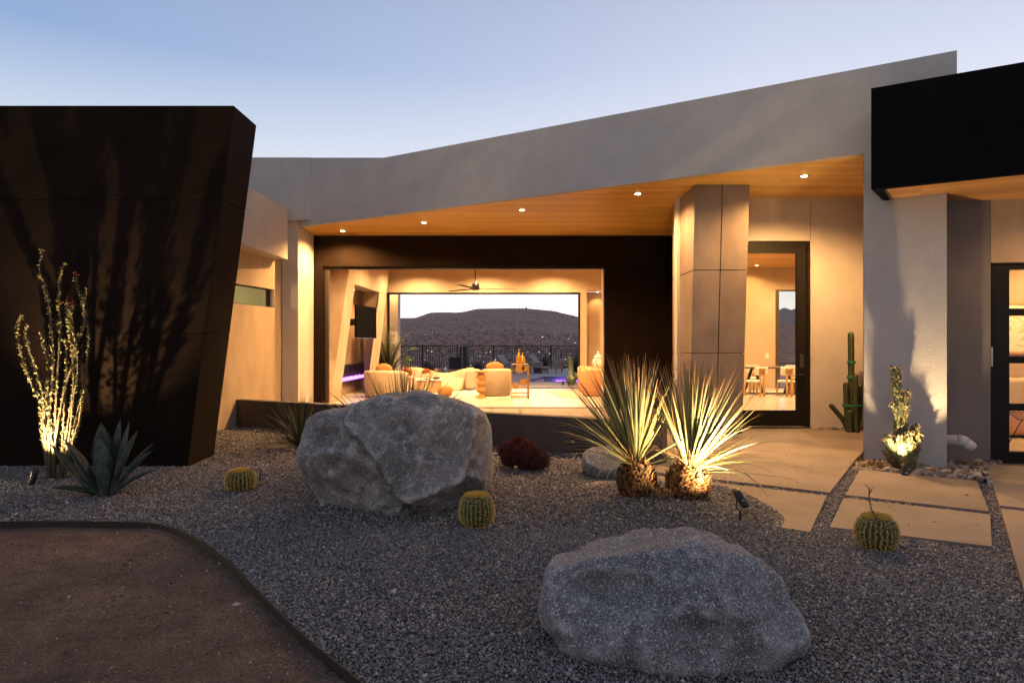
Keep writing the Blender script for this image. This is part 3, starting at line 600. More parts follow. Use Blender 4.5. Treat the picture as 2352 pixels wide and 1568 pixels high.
# ------------------------------------------------------------------ loose stones
OCT = np.array([(1, 0, 0), (0, 1, 0), (-1, 0, 0), (0, -1, 0), (0, 0, 1), (0, 0, -1)], float)
OCF = np.array([(0, 1, 4), (1, 2, 4), (2, 3, 4), (3, 0, 4), (1, 0, 5), (2, 1, 5), (3, 2, 5), (0, 3, 5)])
def scatter(name, P, size, m, flat=.75, jit=.35, label=None, cat=None, smooth=False, base=OCT, faces=OCF, sz_sig=.36):
    n = len(P); s = size * np.exp(rng.normal(0, sz_sig, n)) if np.isscalar(size) else size
    V_ = base[None] * (1 + rng.uniform(-jit, jit, (n, len(base), 3))) * np.stack([rng.uniform(.7, 1.15, n), rng.uniform(.7, 1.15, n), np.full(n, flat) * rng.uniform(.75, 1.2, n)], -1)[:, None]
    # random rotation
    q = rng.normal(size=(n, 4)); q[:, 1:3] *= .45 if flat < .7 else 1; q /= np.linalg.norm(q, axis=1)[:, None]
    w_, x, y, z = q.T
    R = np.stack([1 - 2 * (y * y + z * z), 2 * (x * y - w_ * z), 2 * (x * z + w_ * y), 2 * (x * y + w_ * z), 1 - 2 * (x * x + z * z), 2 * (y * z - w_ * x), 2 * (x * z - w_ * y), 2 * (y * z + w_ * x), 1 - 2 * (x * x + y * y)], -1).reshape(n, 3, 3)
    V_ = np.einsum('nij,nkj->nki', R, V_) * s[:, None, None] + P[:, None]
    nb = len(base); F = (faces[None] + (np.arange(n) * nb)[:, None, None]).reshape(-1, faces.shape[1])
    me = bpy.data.meshes.new(name); me.vertices.add(n * nb); me.vertices.foreach_set('co', V_.astype(np.float32).ravel())
    me.loops.add(F.size); me.loops.foreach_set('vertex_index', F.astype(np.int32).ravel()); me.polygons.add(len(F))
    me.polygons.foreach_set('loop_start', (np.arange(len(F)) * faces.shape[1]).astype(np.int32)); me.polygons.foreach_set('loop_total', np.full(len(F), faces.shape[1], np.int32))
    me.update(calc_edges=True)
    a = me.attributes.new('rv', 'FLOAT', 'POINT'); a.data.foreach_set('value', np.repeat(rng.uniform(0, 1, n), nb).astype(np.float32))
    if smooth: me.polygons.foreach_set('use_smooth', [True] * len(F))
    me.materials.append(m); o = bpy.data.objects.new(name, me); COL.objects.link(o); tag(o, label, cat, None, 'stuff'); return o
def stonemat(name, stops, rough=.85):
    m = bpy.data.materials.new(name); m.use_nodes = True; t = m.node_tree; b = t.nodes['Principled BSDF']
    a = t.nodes.new('ShaderNodeAttribute'); a.attribute_name = 'rv'; r = ramp(t, stops, 'LINEAR'); t.links.new(a.outputs['Fac'], r.inputs[0]); t.links.new(r.outputs[0], b.inputs['Base Color']); b.inputs['Roughness'].default_value = rough; return m
M_GRAV = stonemat('gravel_stone', [(0, (.075, .075, .085)), (.3, (.142, .14, .15)), (.6, (.212, .206, .212)), (.85, (.262, .25, .248)), (.97, (.34, .33, .32)), (1, (.5, .48, .46))])
def slabmask(x, y):
    m = np.zeros(len(x), bool)
    for pl in ([(3.46, 7.43), (1.62, 8.53), (2.06, 9.10), (6.45, 12), (4.97, 9.70), (4.655, 9.25)], [(3.37, 7.30), (1.3, 8.53), (.6, 7.35), (2.63, 6.02)], [(3.58, 7.33), (4.39, 8.62), (5.44, 7.985), (4.68, 6.69)], [(3.50, 7.21), (4.61, 6.58), (3.96, 5.63), (2.87, 6.17)], [(4.93, 6.90), (6.22, 8.98), (7.9, 8.1), (6.6, 5.9)], [(4.86, 6.79), (6.5, 5.79), (5.0, 3.4), (3.35, 4.42)]):
        m |= inside(x, y, pl)
    return m
def gravel_pts(n, ymin, ymax):
    y = np.sqrt(rng.uniform(ymin ** 2, ymax ** 2, n)); x = rng.uniform(-.80, .80, n) * y
    z = gz(x, y)
    k = ~inside(x, y, poly_d) & ~(slabmask(x, y) & (z < -.036 * (12 - y) + .0)) & ~((y > 9.2) & (x > 1.97 - (y - 9.2) / .555)) & ~((y > 9.28) & (x < -4.35) & (y < 10.13))
    k &= ~((x > 4.4) & (y > 8.75)) & (x < 7.5)
    k &= ~inside(x, y, PEB)
    x, y, z = x[k], y[k], z[k]
    return np.stack([x, y, z + rng.uniform(-.006, .006, len(x))], -1)
PEB = [(4.36, 8.60), (5.60, 7.92), (6.05, 8.65), (6.5, 9.1), (5.3, 9.3), (4.62, 9.15)]
for nm, n_, y0, y1, s_ in (('gravel', 190000, 3.2, 6.2, .0076), ('gravel', 120000, 6.2, 9.3, .0098), ('gravel', 30000, 9.3, 13.5, .014)):
    tag(scatter(nm, gravel_pts(n_, y0, y1), s_, M_GRAV, .8), {3.2: 'grey crushed gravel in the foreground', 6.2: 'grey crushed gravel around the yuccas and big boulder', 9.3: 'gravel along the foot of the low wall'}[y0], 'gravel')
# grit and pebbles in the dirt
n_ = 34000; y = np.sqrt(rng.uniform(3.0 ** 2, 6.9 ** 2, n_)); x = rng.uniform(-.8, .1, n_) * y; k = inside(x, y, poly_d); x, y = x[k], y[k]
extra = rng.random(len(x)) < .04
M_GRIT = stonemat('dirt_grit', [(0, (.05, .032, .022)), (.5, (.14, .095, .07)), (.88, (.24, .175, .14)), (1, (.46, .41, .37))])
tag(scatter('dirt_grit', np.stack([x, y, dz_(x, y) - .0], -1), np.where(extra, .011, .0042) * np.exp(rng.normal(0, .35, len(x))), M_GRIT, .7, sz_sig=.42), 'loose grit scattered on the brown dirt', 'grit')
n_ = 420; x = rng.uniform(1.4, 7.5, n_); y = rng.uniform(4.6, 9.6, n_); k = slabmask(x, y) & (gz(x, y) < -.036 * (12 - y)) & (rng.random(n_) < .55)
tag(scatter('gravel', np.stack([x[k], y[k], -.036 * (12 - y[k]) + .002], -1), .006, M_GRAV, .7), 'stray gravel crumbs lying on the paving slabs', 'gravel')
n_ = 260; y = np.sqrt(rng.uniform(3.4 ** 2, 9 ** 2, n_)); x = rng.uniform(-.78, .78, n_) * y; k = ~inside(x, y, poly_d) & ~slabmask(x, y) & ~((y > 8.7) & (x > 1.5)) & (x < 5)
tag(scatter('gravel', np.stack([x[k], y[k], gz(x[k], y[k]) + .004], -1), .0155, M_GRAV, .7), 'scattered larger stones among the gravel', 'gravel')
# river pebbles round the column foot
ico = []
import bmesh as _bm
b_ = _bm.new(); _bm.ops.create_icosphere(b_, subdivisions=2, radius=1); ICV = np.array([v.co[:] for v in b_.verts]); ICF = np.array([[v.index for v in f.verts] for f in b_.faces]); b_.free()
M_PEB = stonemat('river_pebble', [(0, (.10, .085, .075)), (.4, (.22, .18, .15)), (.7, (.32, .26, .22)), (1, (.42, .38, .34))], .6)
pts = []
tries = 0
while len(pts) < 330 and tries < 30000:
    tries += 1
    x = rng.uniform(4.2, 6.6); y = rng.uniform(7.9, 9.35)
    if inside(np.array([x]), np.array([y]), PEB)[0] and all((x - a) ** 2 + (y - b) ** 2 > .045 ** 2 for a, b, _ in pts): pts.append((x, y, float(gz(x, y)) + .012))
tries = 0
scatter('river_pebbles', np.array(pts), .042, M_PEB, .55, .06, 'bed of rounded tan river pebbles round the column foot', 'pebbles', True, ICV, ICF, .25)
pts = []
for i in range(34):
    t = i / 33; pts.append((5.35 + t * .98 + rng.uniform(-.02, .02), 11.93 - rng.uniform(0, .05), .012))
scatter('river_pebbles', np.array(pts), .022, M_PEB, .55, .1, 'thin row of small pebbles along the door wall', 'pebbles', True, ICV, ICF, .25)

# ------------------------------------------------------------------ lamps
def spot_light(name, loc, direction, power, size=150, blend=.5, soft=.03, color=WARM, parent=None):
    ld = bpy.data.lights.new(name, 'SPOT'); ld.energy = power; ld.color = color; ld.spot_size = rad(size); ld.spot_blend = blend; ld.shadow_soft_size = soft
    o = bpy.data.objects.new(name, ld); COL.objects.link(o)
    q_ = Vector(direction).to_track_quat('-Z', 'Y')
    if parent is not None:
        o.parent = parent; o.location = Vector(loc) - Vector(parent.location)
    else: o.location = loc
    o.rotation_euler = q_.to_euler(); return o
G1 = 'recessed lights in the wooden soffit'
E_LAMP = emis('lamp_lens', (1.0, .72, .42), 40)
def downlight(x, y, z, power, label, group, size=155, r=.055, grp=None, color=WARM, es=None, soft=.03):
    t = thing('ceiling_light', label, 'ceiling light', (x, y, z), group)
    MB().lathe([(r + .018, 0), (r + .02, -.006), (r, -.008), (r - .004, .0)], (x, y, z), 24, cap=False).build('trim', M_BRONZE, t, smooth=True)
    MB().lathe([(r - .004, -.001), (r - .01, -.008), (r * .5, -.014), (.002, -.016)], (x, y, z), 20).build('lens', E_LAMP, t)
    spot_light('ceiling_light_beam', (x, y, z - .024), (0, 0, -1), power, size, .6, .012, color, t)
    return t
G1 = 'recessed lights in the wooden soffit'
names5 = ['leftmost recessed soffit light, nearest the bright wall end', 'second recessed soffit light from the left', 'middle recessed soffit light, above the right end of the rear opening', 'fourth soffit light from the left, just left of the pillar', 'rightmost soffit light, between the pillar and the column']
for (x, y), lb, pw_ in zip([(787, 530), (974, 511), (1199, 482), (1465, 445), (1847, 404)], names5, (820, 660, 620, 680, 900)):
    Yd = (ZS - CAMH) * 1568 / (800 - y); p = px(x, y, Yd); downlight(p.x, p.y, ZS, pw_, lb, G1)
downlight(7.1, 8.0, 3.39, 75, 'recessed soffit light over the side door, outside the picture', G1)
GI = 'recessed lights in the living room ceiling'
k = 0
for x in (-3.2, -.9, 1.4):
    for y in (17.6, 20.4, 23.0):
        downlight(x, y, 4.24, 600, 'recessed living room ceiling light', GI, color=WARM_IN); k += 1
for x, y in ((5.5, 15.5), (7.4, 17.5), (8.6, 20.0), (9.6, 22.4), (6.5, 21.5), (10.5, 18)):
    lb = 'recessed dining room ceiling light'
    downlight(x, y, 4.24, 620, lb, 'recessed lights in the dining room ceiling', color=WARM_IN)
pd = px(1738, 610, 1); Yd = (4.24 - CAMH) * 1568 / (800 - 609); p = px(1738, 609, Yd)
downlight(p.x, min(p.y, 23.4), 4.24, 200, 'dining room ceiling light visible through the top of the door', 'recessed lights in the dining room ceiling')
downlight(3.05, YB + .2, 3.415, 45, 'small light at the top of the wall niche right of the rear opening', None, r=.04, size=110)
downlight(-4.95, 21.4, 3.24, 40, 'small light over the fireplace niche', None, r=.03, size=140)
for x, y in ((7.6, 10.3), (8.7, 10.6), (9.5, 11.2)):
    downlight(x, y, 3.3, 230, 'recessed ceiling light in the side room', 'recessed lights in the side room ceiling')
t = thing('table_lamp', 'small lamp glowing behind the narrow slot window', 'lamp', (-6.1, 13.6, 1.6))
MB().lathe([(.06, 0), (.06, .02), (.015, .04), (.012, .3)], (-6.1, 13.6, 1.6), 12).build('stand', M_BLACKMET, t)
MB().lathe([(.12, .3), (.08, .52)], (-6.1, 13.6, 1.6), 16, cap=False).build('lamp_shade', emis('lit_shade', (1, .85, .5), 4), t)
pl_ = bpy.data.lights.new('table_lamp_bulb', 'POINT'); pl_.energy = 60; pl_.color = (1, .75, .4); pl_.shadow_soft_size = .05
po = bpy.data.objects.new('table_lamp_bulb', pl_); COL.objects.link(po); po.parent = t; po.location = (0, 0, .75)

def spotlight(x, y, zg, aim, power, label, size=60, tilt=None, blend=.5, hh=.17, soft=.02, cable=False, R=.038):
    """black garden spot on a stake, its head aimed at a point"""
    base = Vector((x, y, zg)); t = thing('garden_spotlight', label, 'garden light', base, 'black garden spotlights')
    c = base + Vector((0, 0, hh)); d = (Vector(aim) - c).normalized(); M = d.to_track_quat('Z', 'Y').to_matrix()
    MB().lathe([(R * .72, -.10), (R * .9, -.085), (R * .95, .0), (R, .03), (R, .085), (R * .9, .086), (R * .88, .06)], c, 20, M, cap=False).build('lamp_head', M_BLACKMET, t, smooth=True)
    MB().lathe([(R * .72, -.1), (.001, -.101)], c, 20, M, cap=False).build('back_cap', M_BLACKMET, t)
    MB().lathe([(R * .87, .062), (.001, .062)], c, 20, M, cap=False).build('lens', E_LAMP, t)
    s_ = MB(); s_.tube([base + Vector((0, 0, -.08)), base + Vector((0, 0, hh * .4))], .011, 8)
    side = d.cross(Vector((0, 0, 1))).normalized()
    for q_ in (-1, 1): s_.tube([base + Vector((0, 0, hh * .35)), base + side * q_ * (R + .006) + Vector((0, 0, hh * .55)), c + side * q_ * (R + .006)], .006, 6)
    s_.build('bracket', M_BLACKMET, t)
    MB().box(c - d * .03 + (d.cross(side)) * 0 + Vector((0, -R - .001, .004)), (.022, .004, .016)).build('sticker', mat('grey_sticker', (.4, .4, .4), rough=.6), t)
    if cable: MB().tube([base + Vector((.01, 0, .03)), base + Vector((.06, -.01, .07)), base + Vector((.12, -.02, .05)), base + Vector((.15, -.03, -.01))], .005, 6).build('cable', M_BLACKMET, t)
    spot_light('garden_spotlight_beam', c + d * .09, d, power, size, blend, soft, (1, .66, .32), t)
    return t
# ------------------------------------------------------------------ plants
R_ = random.Random(5)
M_YUC = leafmat('yucca_leaf', [(0, (.52, .46, .24)), (.12, (.34, .34, .15)), (.70, (.26, .27, .12)), (.86, (.36, .25, .10)), (1, (.28, .12, .045))], .45, .3)
M_DRY = leafmat('dry_leaf', [(0, (.34, .20, .09)), (1, (.26, .13, .05))], .8, .4)
M_TRUNK = leafmat('yucca_scale', [(0, (.085, .04, .014)), (.6, (.20, .095, .032)), (1, (.34, .20, .095))], .8, .35)
M_CORE = mat('trunk_core', (.06, .035, .018), rough=.9)
def leaf_path(o, d, L_, droop, n=7, wob=0.0):
    """a leaf that starts along d and bends towards the ground"""
    p = Vector(o); d = Vector(d).normalized(); out = [p.copy()]; st = L_ / (n - 1)
    for i in range(1, n):
        d = (d + Vector((R_.uniform(-wob, wob), R_.uniform(-wob, wob), -droop * (i / n) ** 1.3))).normalized(); p = p + d * st; out.append(p.copy())
    return out
def rosette(mb, o, axis, n, L_, th0, th1, w, droop=(.0, .12), wob=.03, power=.75, lmin=.7, fold=.25, n_seg=7, flare=1.0):
    ax = Vector(axis).normalized(); M = ax.to_track_quat('Z', 'Y').to_matrix()
    for i in range(n):
        th = rad(th0 + (th1 - th0) * R_.random() ** power); ph = R_.uniform(0, 2 * math.pi)
        d = M @ Vector((math.sin(th) * math.cos(ph), math.sin(th) * math.sin(ph), math.cos(th)))
        l_ = L_ * R_.uniform(lmin, 1.06) ; dr = R_.uniform(*droop) * (.3 + th)
        pth = leaf_path(Vector(o) + d * .02, d, l_, dr, n_seg, wob)
        ww = w * R_.uniform(.7, 1.15)
        ws = [ww * f for f in ([.8, 1.0, .92, .76, .56, .34, .10] if n_seg == 7 else [1, 1, .8, .5, .1])]
        mb.blade(pth, ws, fold, rv=R_.random(), roll=R_.uniform(-.7, .7))
def yucca(base, top, R0, label, seed, n=230, L_=1.0, crown_axis=(0, 0, 1), side_extra=None):
    R_.seed(seed); base = Vector(base); top = Vector(top); ax = (top - base).normalized(); H = (top - base).length
    t = thing('desert_spoon', label, 'yucca', base, 'spiky yuccas on scaly trunks'); M = ax.to_track_quat('Z', 'Y').to_matrix()
    prof = [(R0 * .62, -.06), (R0 * .92, H * .15), (R0, H * .38), (R0 * .97, H * .62), (R0 * .8, H * .85), (R0 * .42, H * 1.0), (.02, H * 1.02)]
    MB().lathe([(max(.01, r - .02), z) for r, z in prof], base, 28, M).build('trunk', M_CORE, t, smooth=True)
    sc = MB(); rows = 17
    for i in range(rows):
        z = H * (-.02 + 1.0 * i / (rows - 1)); r = float(np.interp(z, [q[1] for q in prof], [q[0] for q in prof])); nn = max(10, int(46 * r / R0))
        for j in range(nn):
            th = 2 * math.pi * (j + .5 * (i % 2)) / nn + R_.uniform(-.06, .06)
            u = Vector((math.cos(th), math.sin(th), 0)); v = Vector((-math.sin(th), math.cos(th), 0)); zz = z + R_.uniform(-.012, .012)
            w2 = R0 * .085 * R_.uniform(.8, 1.35); ln = .055 * R_.uniform(.7, 1.4); out = R_.uniform(.012, .042)
            a = u * (r - .025) + Vector((0, 0, zz - .012)); b_ = u * (r + out * .6) + Vector((0, 0, zz + ln * .45)); c = u * (r + out * R_.uniform(.7, 1.5)) + Vector((0, 0, zz + ln * R_.uniform(.65, 1.05)))
            pts_ = [a - v * w2, a + v * w2, b_ + v * w2 * .9, b_ - v * w2 * .9, c + v * w2 * R_.uniform(.05, .5), c - v * w2 * R_.uniform(.05, .5), b_ - u * .012, a - u * .01]
            sc.add([M @ q + base for q in pts_], [(0, 1, 2, 3), (3, 2, 4, 5), (1, 0, 7), (2, 6, 4), (3, 5, 6), (6, 2, 1, 7), (3, 6, 7, 0)], [0, 0, .6, .6, 1, 1, .2, 0], R_.random())
    sc.build('leaf_scales', M_TRUNK, t)
    lv = MB(); rosette(lv, top - ax * .03, crown_axis, n, L_, 1, 36, .034, (0.0, .05), .02, .95, .82)
    rosette(lv, top - ax * .05, crown_axis, int(n * .09), L_ * .95, 48, 74, .024, (.05, .35), .05, 1, .75)
    rosette(lv, top - ax * .05, Vector(crown_axis) + Vector((-.9 if crown_axis[0] < 0 else .9, -.2, 0)), 15, L_ * 1.0, 4, 34, .02, (.25, .55), .05, 1, .7) if True else None
    dv = MB(); rosette(dv, top - ax * .02, crown_axis, 60, L_ * .85, 8, 62, .009, (.1, .5), .24, 1, .5)
    lv.build('leaves', M_YUC, t); dv.build('dry_leaves', M_DRY, t); return t
yb1 = gp(1463, 1136); yt1 = px(1462, 1064, yb1.y + .02)
yucca(yb1 - Vector((0, 0, .03)), yt1, .185, 'left yucca with upright scaly trunk and dark green leaves', 3, 165, 1.12, (-.10, -.08, 1))
yb2 = gp(1572, 1138); yt2 = px(1586, 1076, yb2.y - .02)
yucca(yb2 - Vector((0, 0, .03)), yt2, .20, 'right yucca with fat leaning trunk, brightly lit from below', 8, 165, 1.10, (.14, -.08, 1))
# flaked leaf bases lying between the trunks
fb = MB(); R_.seed(4)
for i in range(60):
    c = yb2 + Vector((R_.uniform(-.36, -.05), R_.uniform(-.16, .02), R_.uniform(.0, .10))); s_ = R_.uniform(.02, .04); m_ = Matrix.Rotation(R_.uniform(0, 6), 3, Vector((R_.random(), R_.random(), R_.random())).normalized())
    fb.box(c, (s_ * 1.6, s_, .008), M=m_)
tag(fb.build('dead_leaf_bases', M_DRY), 'heap of dry leaf bases between the two yucca trunks', 'dead leaves', None, 'stuff')

def bear_grass(base, label, seed, n, L_, w, th1=75, droop=(.05, .35), m=None, name='bear_grass', lmin=.6):
    R_.seed(seed); mb = MB(); rosette(mb, base, (0, 0, 1), n, L_, 3, th1, w, droop, .04, .8, lmin)
    return tag(mb.build(name, m or M_YUC), label, 'grass plant')
M_DTUFT = leafmat('dark_tuft', [(0, (.07, .075, .03)), (.8, (.06, .065, .03)), (1, (.12, .09, .04))], .7, .4)
g1 = px(690, 1006, 10.7); g1.z = float(gz(g1.x, g1.y)); bear_grass(g1, 'dark grass tuft left of the big boulder against the low wall', 21, 190, .98, .015, 78, (.02, .3), M_DTUFT)
g2 = Vector((-1.42, 8.75, float(gz(-1.42, 8.75)) + .12))
bear_grass(g2, 'spiky yucca fan rising behind the big boulder', 22, 230, 1.25, .040, 74, (.0, .10), lmin=.78)
# thin grasses on the patio beyond the low wall
M_THIN = leafmat('thin_grass', [(0, (.14, .12, .06)), (1, (.20, .15, .08))], .7, .3)
for i, (x, y, Yd) in enumerate([(1128, 948, 12.9), (1195, 948, 12.9), (1232, 950, 12.7), (1440, 952, 12.6)]):
    p = px(x, y, Yd); p.z = 0; R_.seed(40 + i); mb = MB(); rosette(mb, p, (0, 0, 1), 16 if i != 3 else 60, .5 if i != 3 else .34, 3, 50, .006, (.1, .4), .08, 1, .6)
    lb = ['thin grass tuft growing behind the right end of the big boulder', 'thin grass tuft just inside the low wall below the brass cabinet', 'thin sparse grass tuft right of the brass cabinet', 'low bushy grass at the foot of the black wall'][i]
    tag(mb.build('grass_tuft', M_THIN), lb, 'grass plant', 'grass tufts behind the low wall')

# agave
def agavemat():
    m = leafmat('agave_leaf', [(0, (.075, .09, .075)), (.3, (.045, .062, .056)), (.42, (.075, .095, .085)), (.55, (.05, .072, .066)), (.93, (.065, .085, .075)), (1, (.05, .03, .02))], .8, .25)
    t = m.node_tree; b = t.nodes['Principled BSDF']; tc = t.nodes.new('ShaderNodeTexCoord'); no = t.nodes.new('ShaderNodeTexNoise'); no.inputs['Scale'].default_value = 14; no.inputs['Detail'].default_value = 6
    l = t.links.new; l(tc.outputs['Object'], no.inputs[0]); mx_ = t.nodes.new('ShaderNodeMix'); mx_.data_type = 'RGBA'; mx_.blend_type = 'MULTIPLY'; mx_.inputs[0].default_value = .8
    src = b.inputs['Base Color'].links[0].from_socket; l(src, mx_.inputs[6]); r = ramp(t, [(.3, (.55, .6, .6)), (.7, (1.35, 1.35, 1.35))]); l(no.outputs[0], r.inputs[0]); l(r.outputs[0], mx_.inputs[7]); l(mx_.outputs[2], b.inputs['Base Color']); return m
M_AGA = agavemat(); M_THORN = mat('agave_thorn', (.05, .03, .02), rough=.6)
ab = gp(243, 1137); R_.seed(12)
ag = thing('agave', 'blue-green agave with broad toothed leaves beside the ocotillo', 'agave', ab, None)
def agave_leaf(ang, elev, L_, W_, curl, face=0.0):
    """ang: heading in plan (0 = right, 90 = away), elev: start elevation"""
    W_ *= 1.3; h = Vector((math.cos(rad(ang)), math.sin(rad(ang)), 0)); d = (h * math.cos(rad(elev)) + Vector((0, 0, math.sin(rad(elev))))).normalized()
    side = d.cross(Vector((0, 0, 1))).normalized(); n = 12; p = ab + h * .05 + Vector((0, 0, .02)); st = L_ / (n - 1); pth = [p.copy()]
    for i in range(1, n):
        d = (Matrix.Rotation(curl * (.4 + 1.2 * i / n), 3, side) @ d).normalized(); p = p + d * st; pth.append(p.copy())
    mb = MB(); vs_ = []; tvs = []
    prof = [.62, .6, .62, .70, .82, .94, 1.0, .96, .82, .6, .34, .02]
    for i, p in enumerate(pth):
        t_ = (pth[min(i + 1, n - 1)] - pth[max(i - 1, 0)]).normalized(); up = side.cross(t_).normalized(); w2 = W_ / 2 * prof[i]; th = .022 * (1 - i / n) + .004
        for u, hh in ((-1, .30), (-.55, .03), (0, -.06), (.55, .03), (1, .30), (.5, -.10), (0, -.2), (-.5, -.10)):
            z = hh * w2 * 1.0 + (0 if hh > -.07 and u not in (.5, -.5) else -th)
            vs_.append(p + side * u * w2 + up * z); tvs.append(i / (n - 1))
    fs = [(i * 8 + j, i * 8 + (j + 1) % 8, i * 8 + 8 + (j + 1) % 8, i * 8 + 8 + j) for i in range(n - 1) for j in range(8)]
    mb.add(vs_, fs, tvs, R_.random())
    lf = mb.build('leaf', M_AGA, ag, smooth=True)
    th_ = MB()
    for i in range(2, n - 1):
        for s_ in (0, 4):
            for q_ in (0, .5):
                a_ = Vector(vs_[i * 8 + s_]).lerp(Vector(vs_[min(i + 1, n - 1) * 8 + s_]), q_); o_ = (a_ - pth[i]).normalized(); t_ = (pth[min(i + 1, n - 1)] - pth[i]).normalized()
                th_.add([a_ - t_ * .007, a_ + t_ * .007, a_ + o_ * .014 + t_ * .004], [(0, 1, 2)])
    th_.build('thorns', M_THORN, lf)
for a_ in [(150, 84, .80, .20, .008), (190, 62, .74, .13, -.012), (200, 54, .60, .13, .02), (185, 38, .78, .10, .03), (205, 22, .48, .10, -.03), (262, 83, .66, .19, .008), (60, 82, .84, .11, 0), (20, 75, .83, .14, .008), (350, 68, .81, .10, -.015), (10, 57, .73, .09, -.02), (350, 50, .76, .10, -.025), (345, 34, .70, .08, -.03),
           (100, 70, .6, .15, .01), (235, 30, .34, .09, .05), (300, 64, .36, .10, .04), (120, 58, .5, .13, .02)]:
    agave_leaf(*a_)

# ocotillo
STEMS = [[(265, 1390), (235, 1150), (220, 980), (165, 850), (115, 700), (95, 570), (120, 490)], [(270, 1390), (245, 1150), (235, 950), (205, 820), (160, 680), (140, 600), (150, 545)],
         [(280, 1390), (265, 1100), (290, 800), (285, 600), (265, 420), (240, 300), (215, 260), (230, 130)], [(275, 1390), (250, 1100), (245, 900), (270, 840), (265, 750), (240, 650), (228, 585)],
         [(300, 1385), (300, 1100), (315, 800), (330, 560), (322, 400), (330, 270), (355, 205)], [(300, 1385), (300, 1200), (340, 950), (370, 830), (395, 760), (410, 650), (440, 590), (465, 520), (455, 420), (425, 350), (412, 285)],
         [(320, 1385), (360, 1150), (400, 900), (395, 700), (375, 560), (365, 425)], [(330, 1385), (380, 1150), (400, 950), (425, 800), (410, 650), (385, 520), (395, 440)],
         [(340, 1380), (400, 1130), (440, 950), (470, 800), (485, 600), (460, 480), (475, 340)], [(350, 1370), (390, 1200), (430, 1080), (445, 960), (465, 900)],
         [(325, 1385), (340, 1200), (350, 1000), (365, 780), (360, 620)], [(290, 1390), (285, 1200), (260, 1000), (262, 850)]]
M_STEM = mat('ocotillo_bark', (.06, .045, .03), (.13, .10, .065), 40, .85, .4, 120); M_OLEAF = leafmat('ocotillo_leaf', [(0, (.16, .15, .06)), (1, (.28, .25, .10))], .6, .4); M_OFL = mat('ocotillo_flower', (.55, .10, .04), (.7, .2, .08), 60, .7)
ob = gp(134, 1098); Yo = ob.y; R_.seed(77)
oc = thing('ocotillo', 'tall ocotillo with thin leafy wands lit gold against the black wall', 'ocotillo', ob)
for si, stp in enumerate(STEMS):
    dy = R_.uniform(-.16, .18); k = len(stp)
    pts_ = [px(zx / 2.381, 517.4 + zy / 2.381, Yo + dy * (i / (k - 1)) ** .8 + R_.uniform(-.015, .015)) for i, (zx, zy) in enumerate(stp)]
    pts_[0].z = float(gz(pts_[0].x, pts_[0].y)) - .03
    sp_ = spline(pts_, 6); nn = len(sp_)
    thin = si in (4,)
    st = MB().tube(sp_, [(.0135 if si < 10 else .010) * (1 - .72 * i / nn) + .002 for i in range(nn)], 7).build('stem', M_STEM, oc, smooth=True)
    lm = MB(); tot = sum((sp_[i + 1] - sp_[i]).length for i in range(nn - 1)); cnt = int(tot * (230 if not thin else 150))
    for q_ in range(cnt):
        f = R_.random() * (nn - 1.001); i = int(f); p = sp_[i].lerp(sp_[i + 1], f - i); t_ = (sp_[i + 1] - sp_[i]).normalized(); ph = R_.uniform(0, 6.28)
        if thin and f < nn * .3 and R_.random() < .0: continue
        u = t_.orthogonal().normalized(); v = t_.cross(u); o_ = u * math.cos(ph) + v * math.sin(ph); L_ = R_.uniform(.018, .034); d = (o_ + t_ * R_.uniform(.1, .9)).normalized(); s_ = d.cross(t_).normalized() * L_ * .28; rr = R_.uniform(.008, .026) * (1 - .5 * f / nn)
        a = p + o_ * rr; tw = R_.uniform(-.3, .3); n2 = (o_ * tw) * L_
        lm.add([a, a + d * L_ * .5 + s_ + n2 * .4, a + d * L_, a + d * L_ * .5 - s_ - n2 * .4], [(0, 1, 2, 3)], [0, .5, 1, .5], R_.random())
    lm.build('leaves', M_OLEAF, st)
    if si in (5, 6, 7):
        fm = MB(); tp = sp_[-1]
        for q_ in range(24):
            c = tp + Vector((R_.gauss(0, .018), R_.gauss(0, .018), R_.gauss(.01, .03))); a_ = Vector((R_.uniform(-1, 1), R_.uniform(-1, 1), R_.uniform(-.3, 1))).normalized() * .018; b2 = a_.orthogonal().normalized() * .006
            fm.add([c, c + a_ * .6 + b2, c + a_, c + a_ * .6 - b2], [(0, 1, 2, 3)])
        if si != 2: fm.build('flower', M_OFL, st)

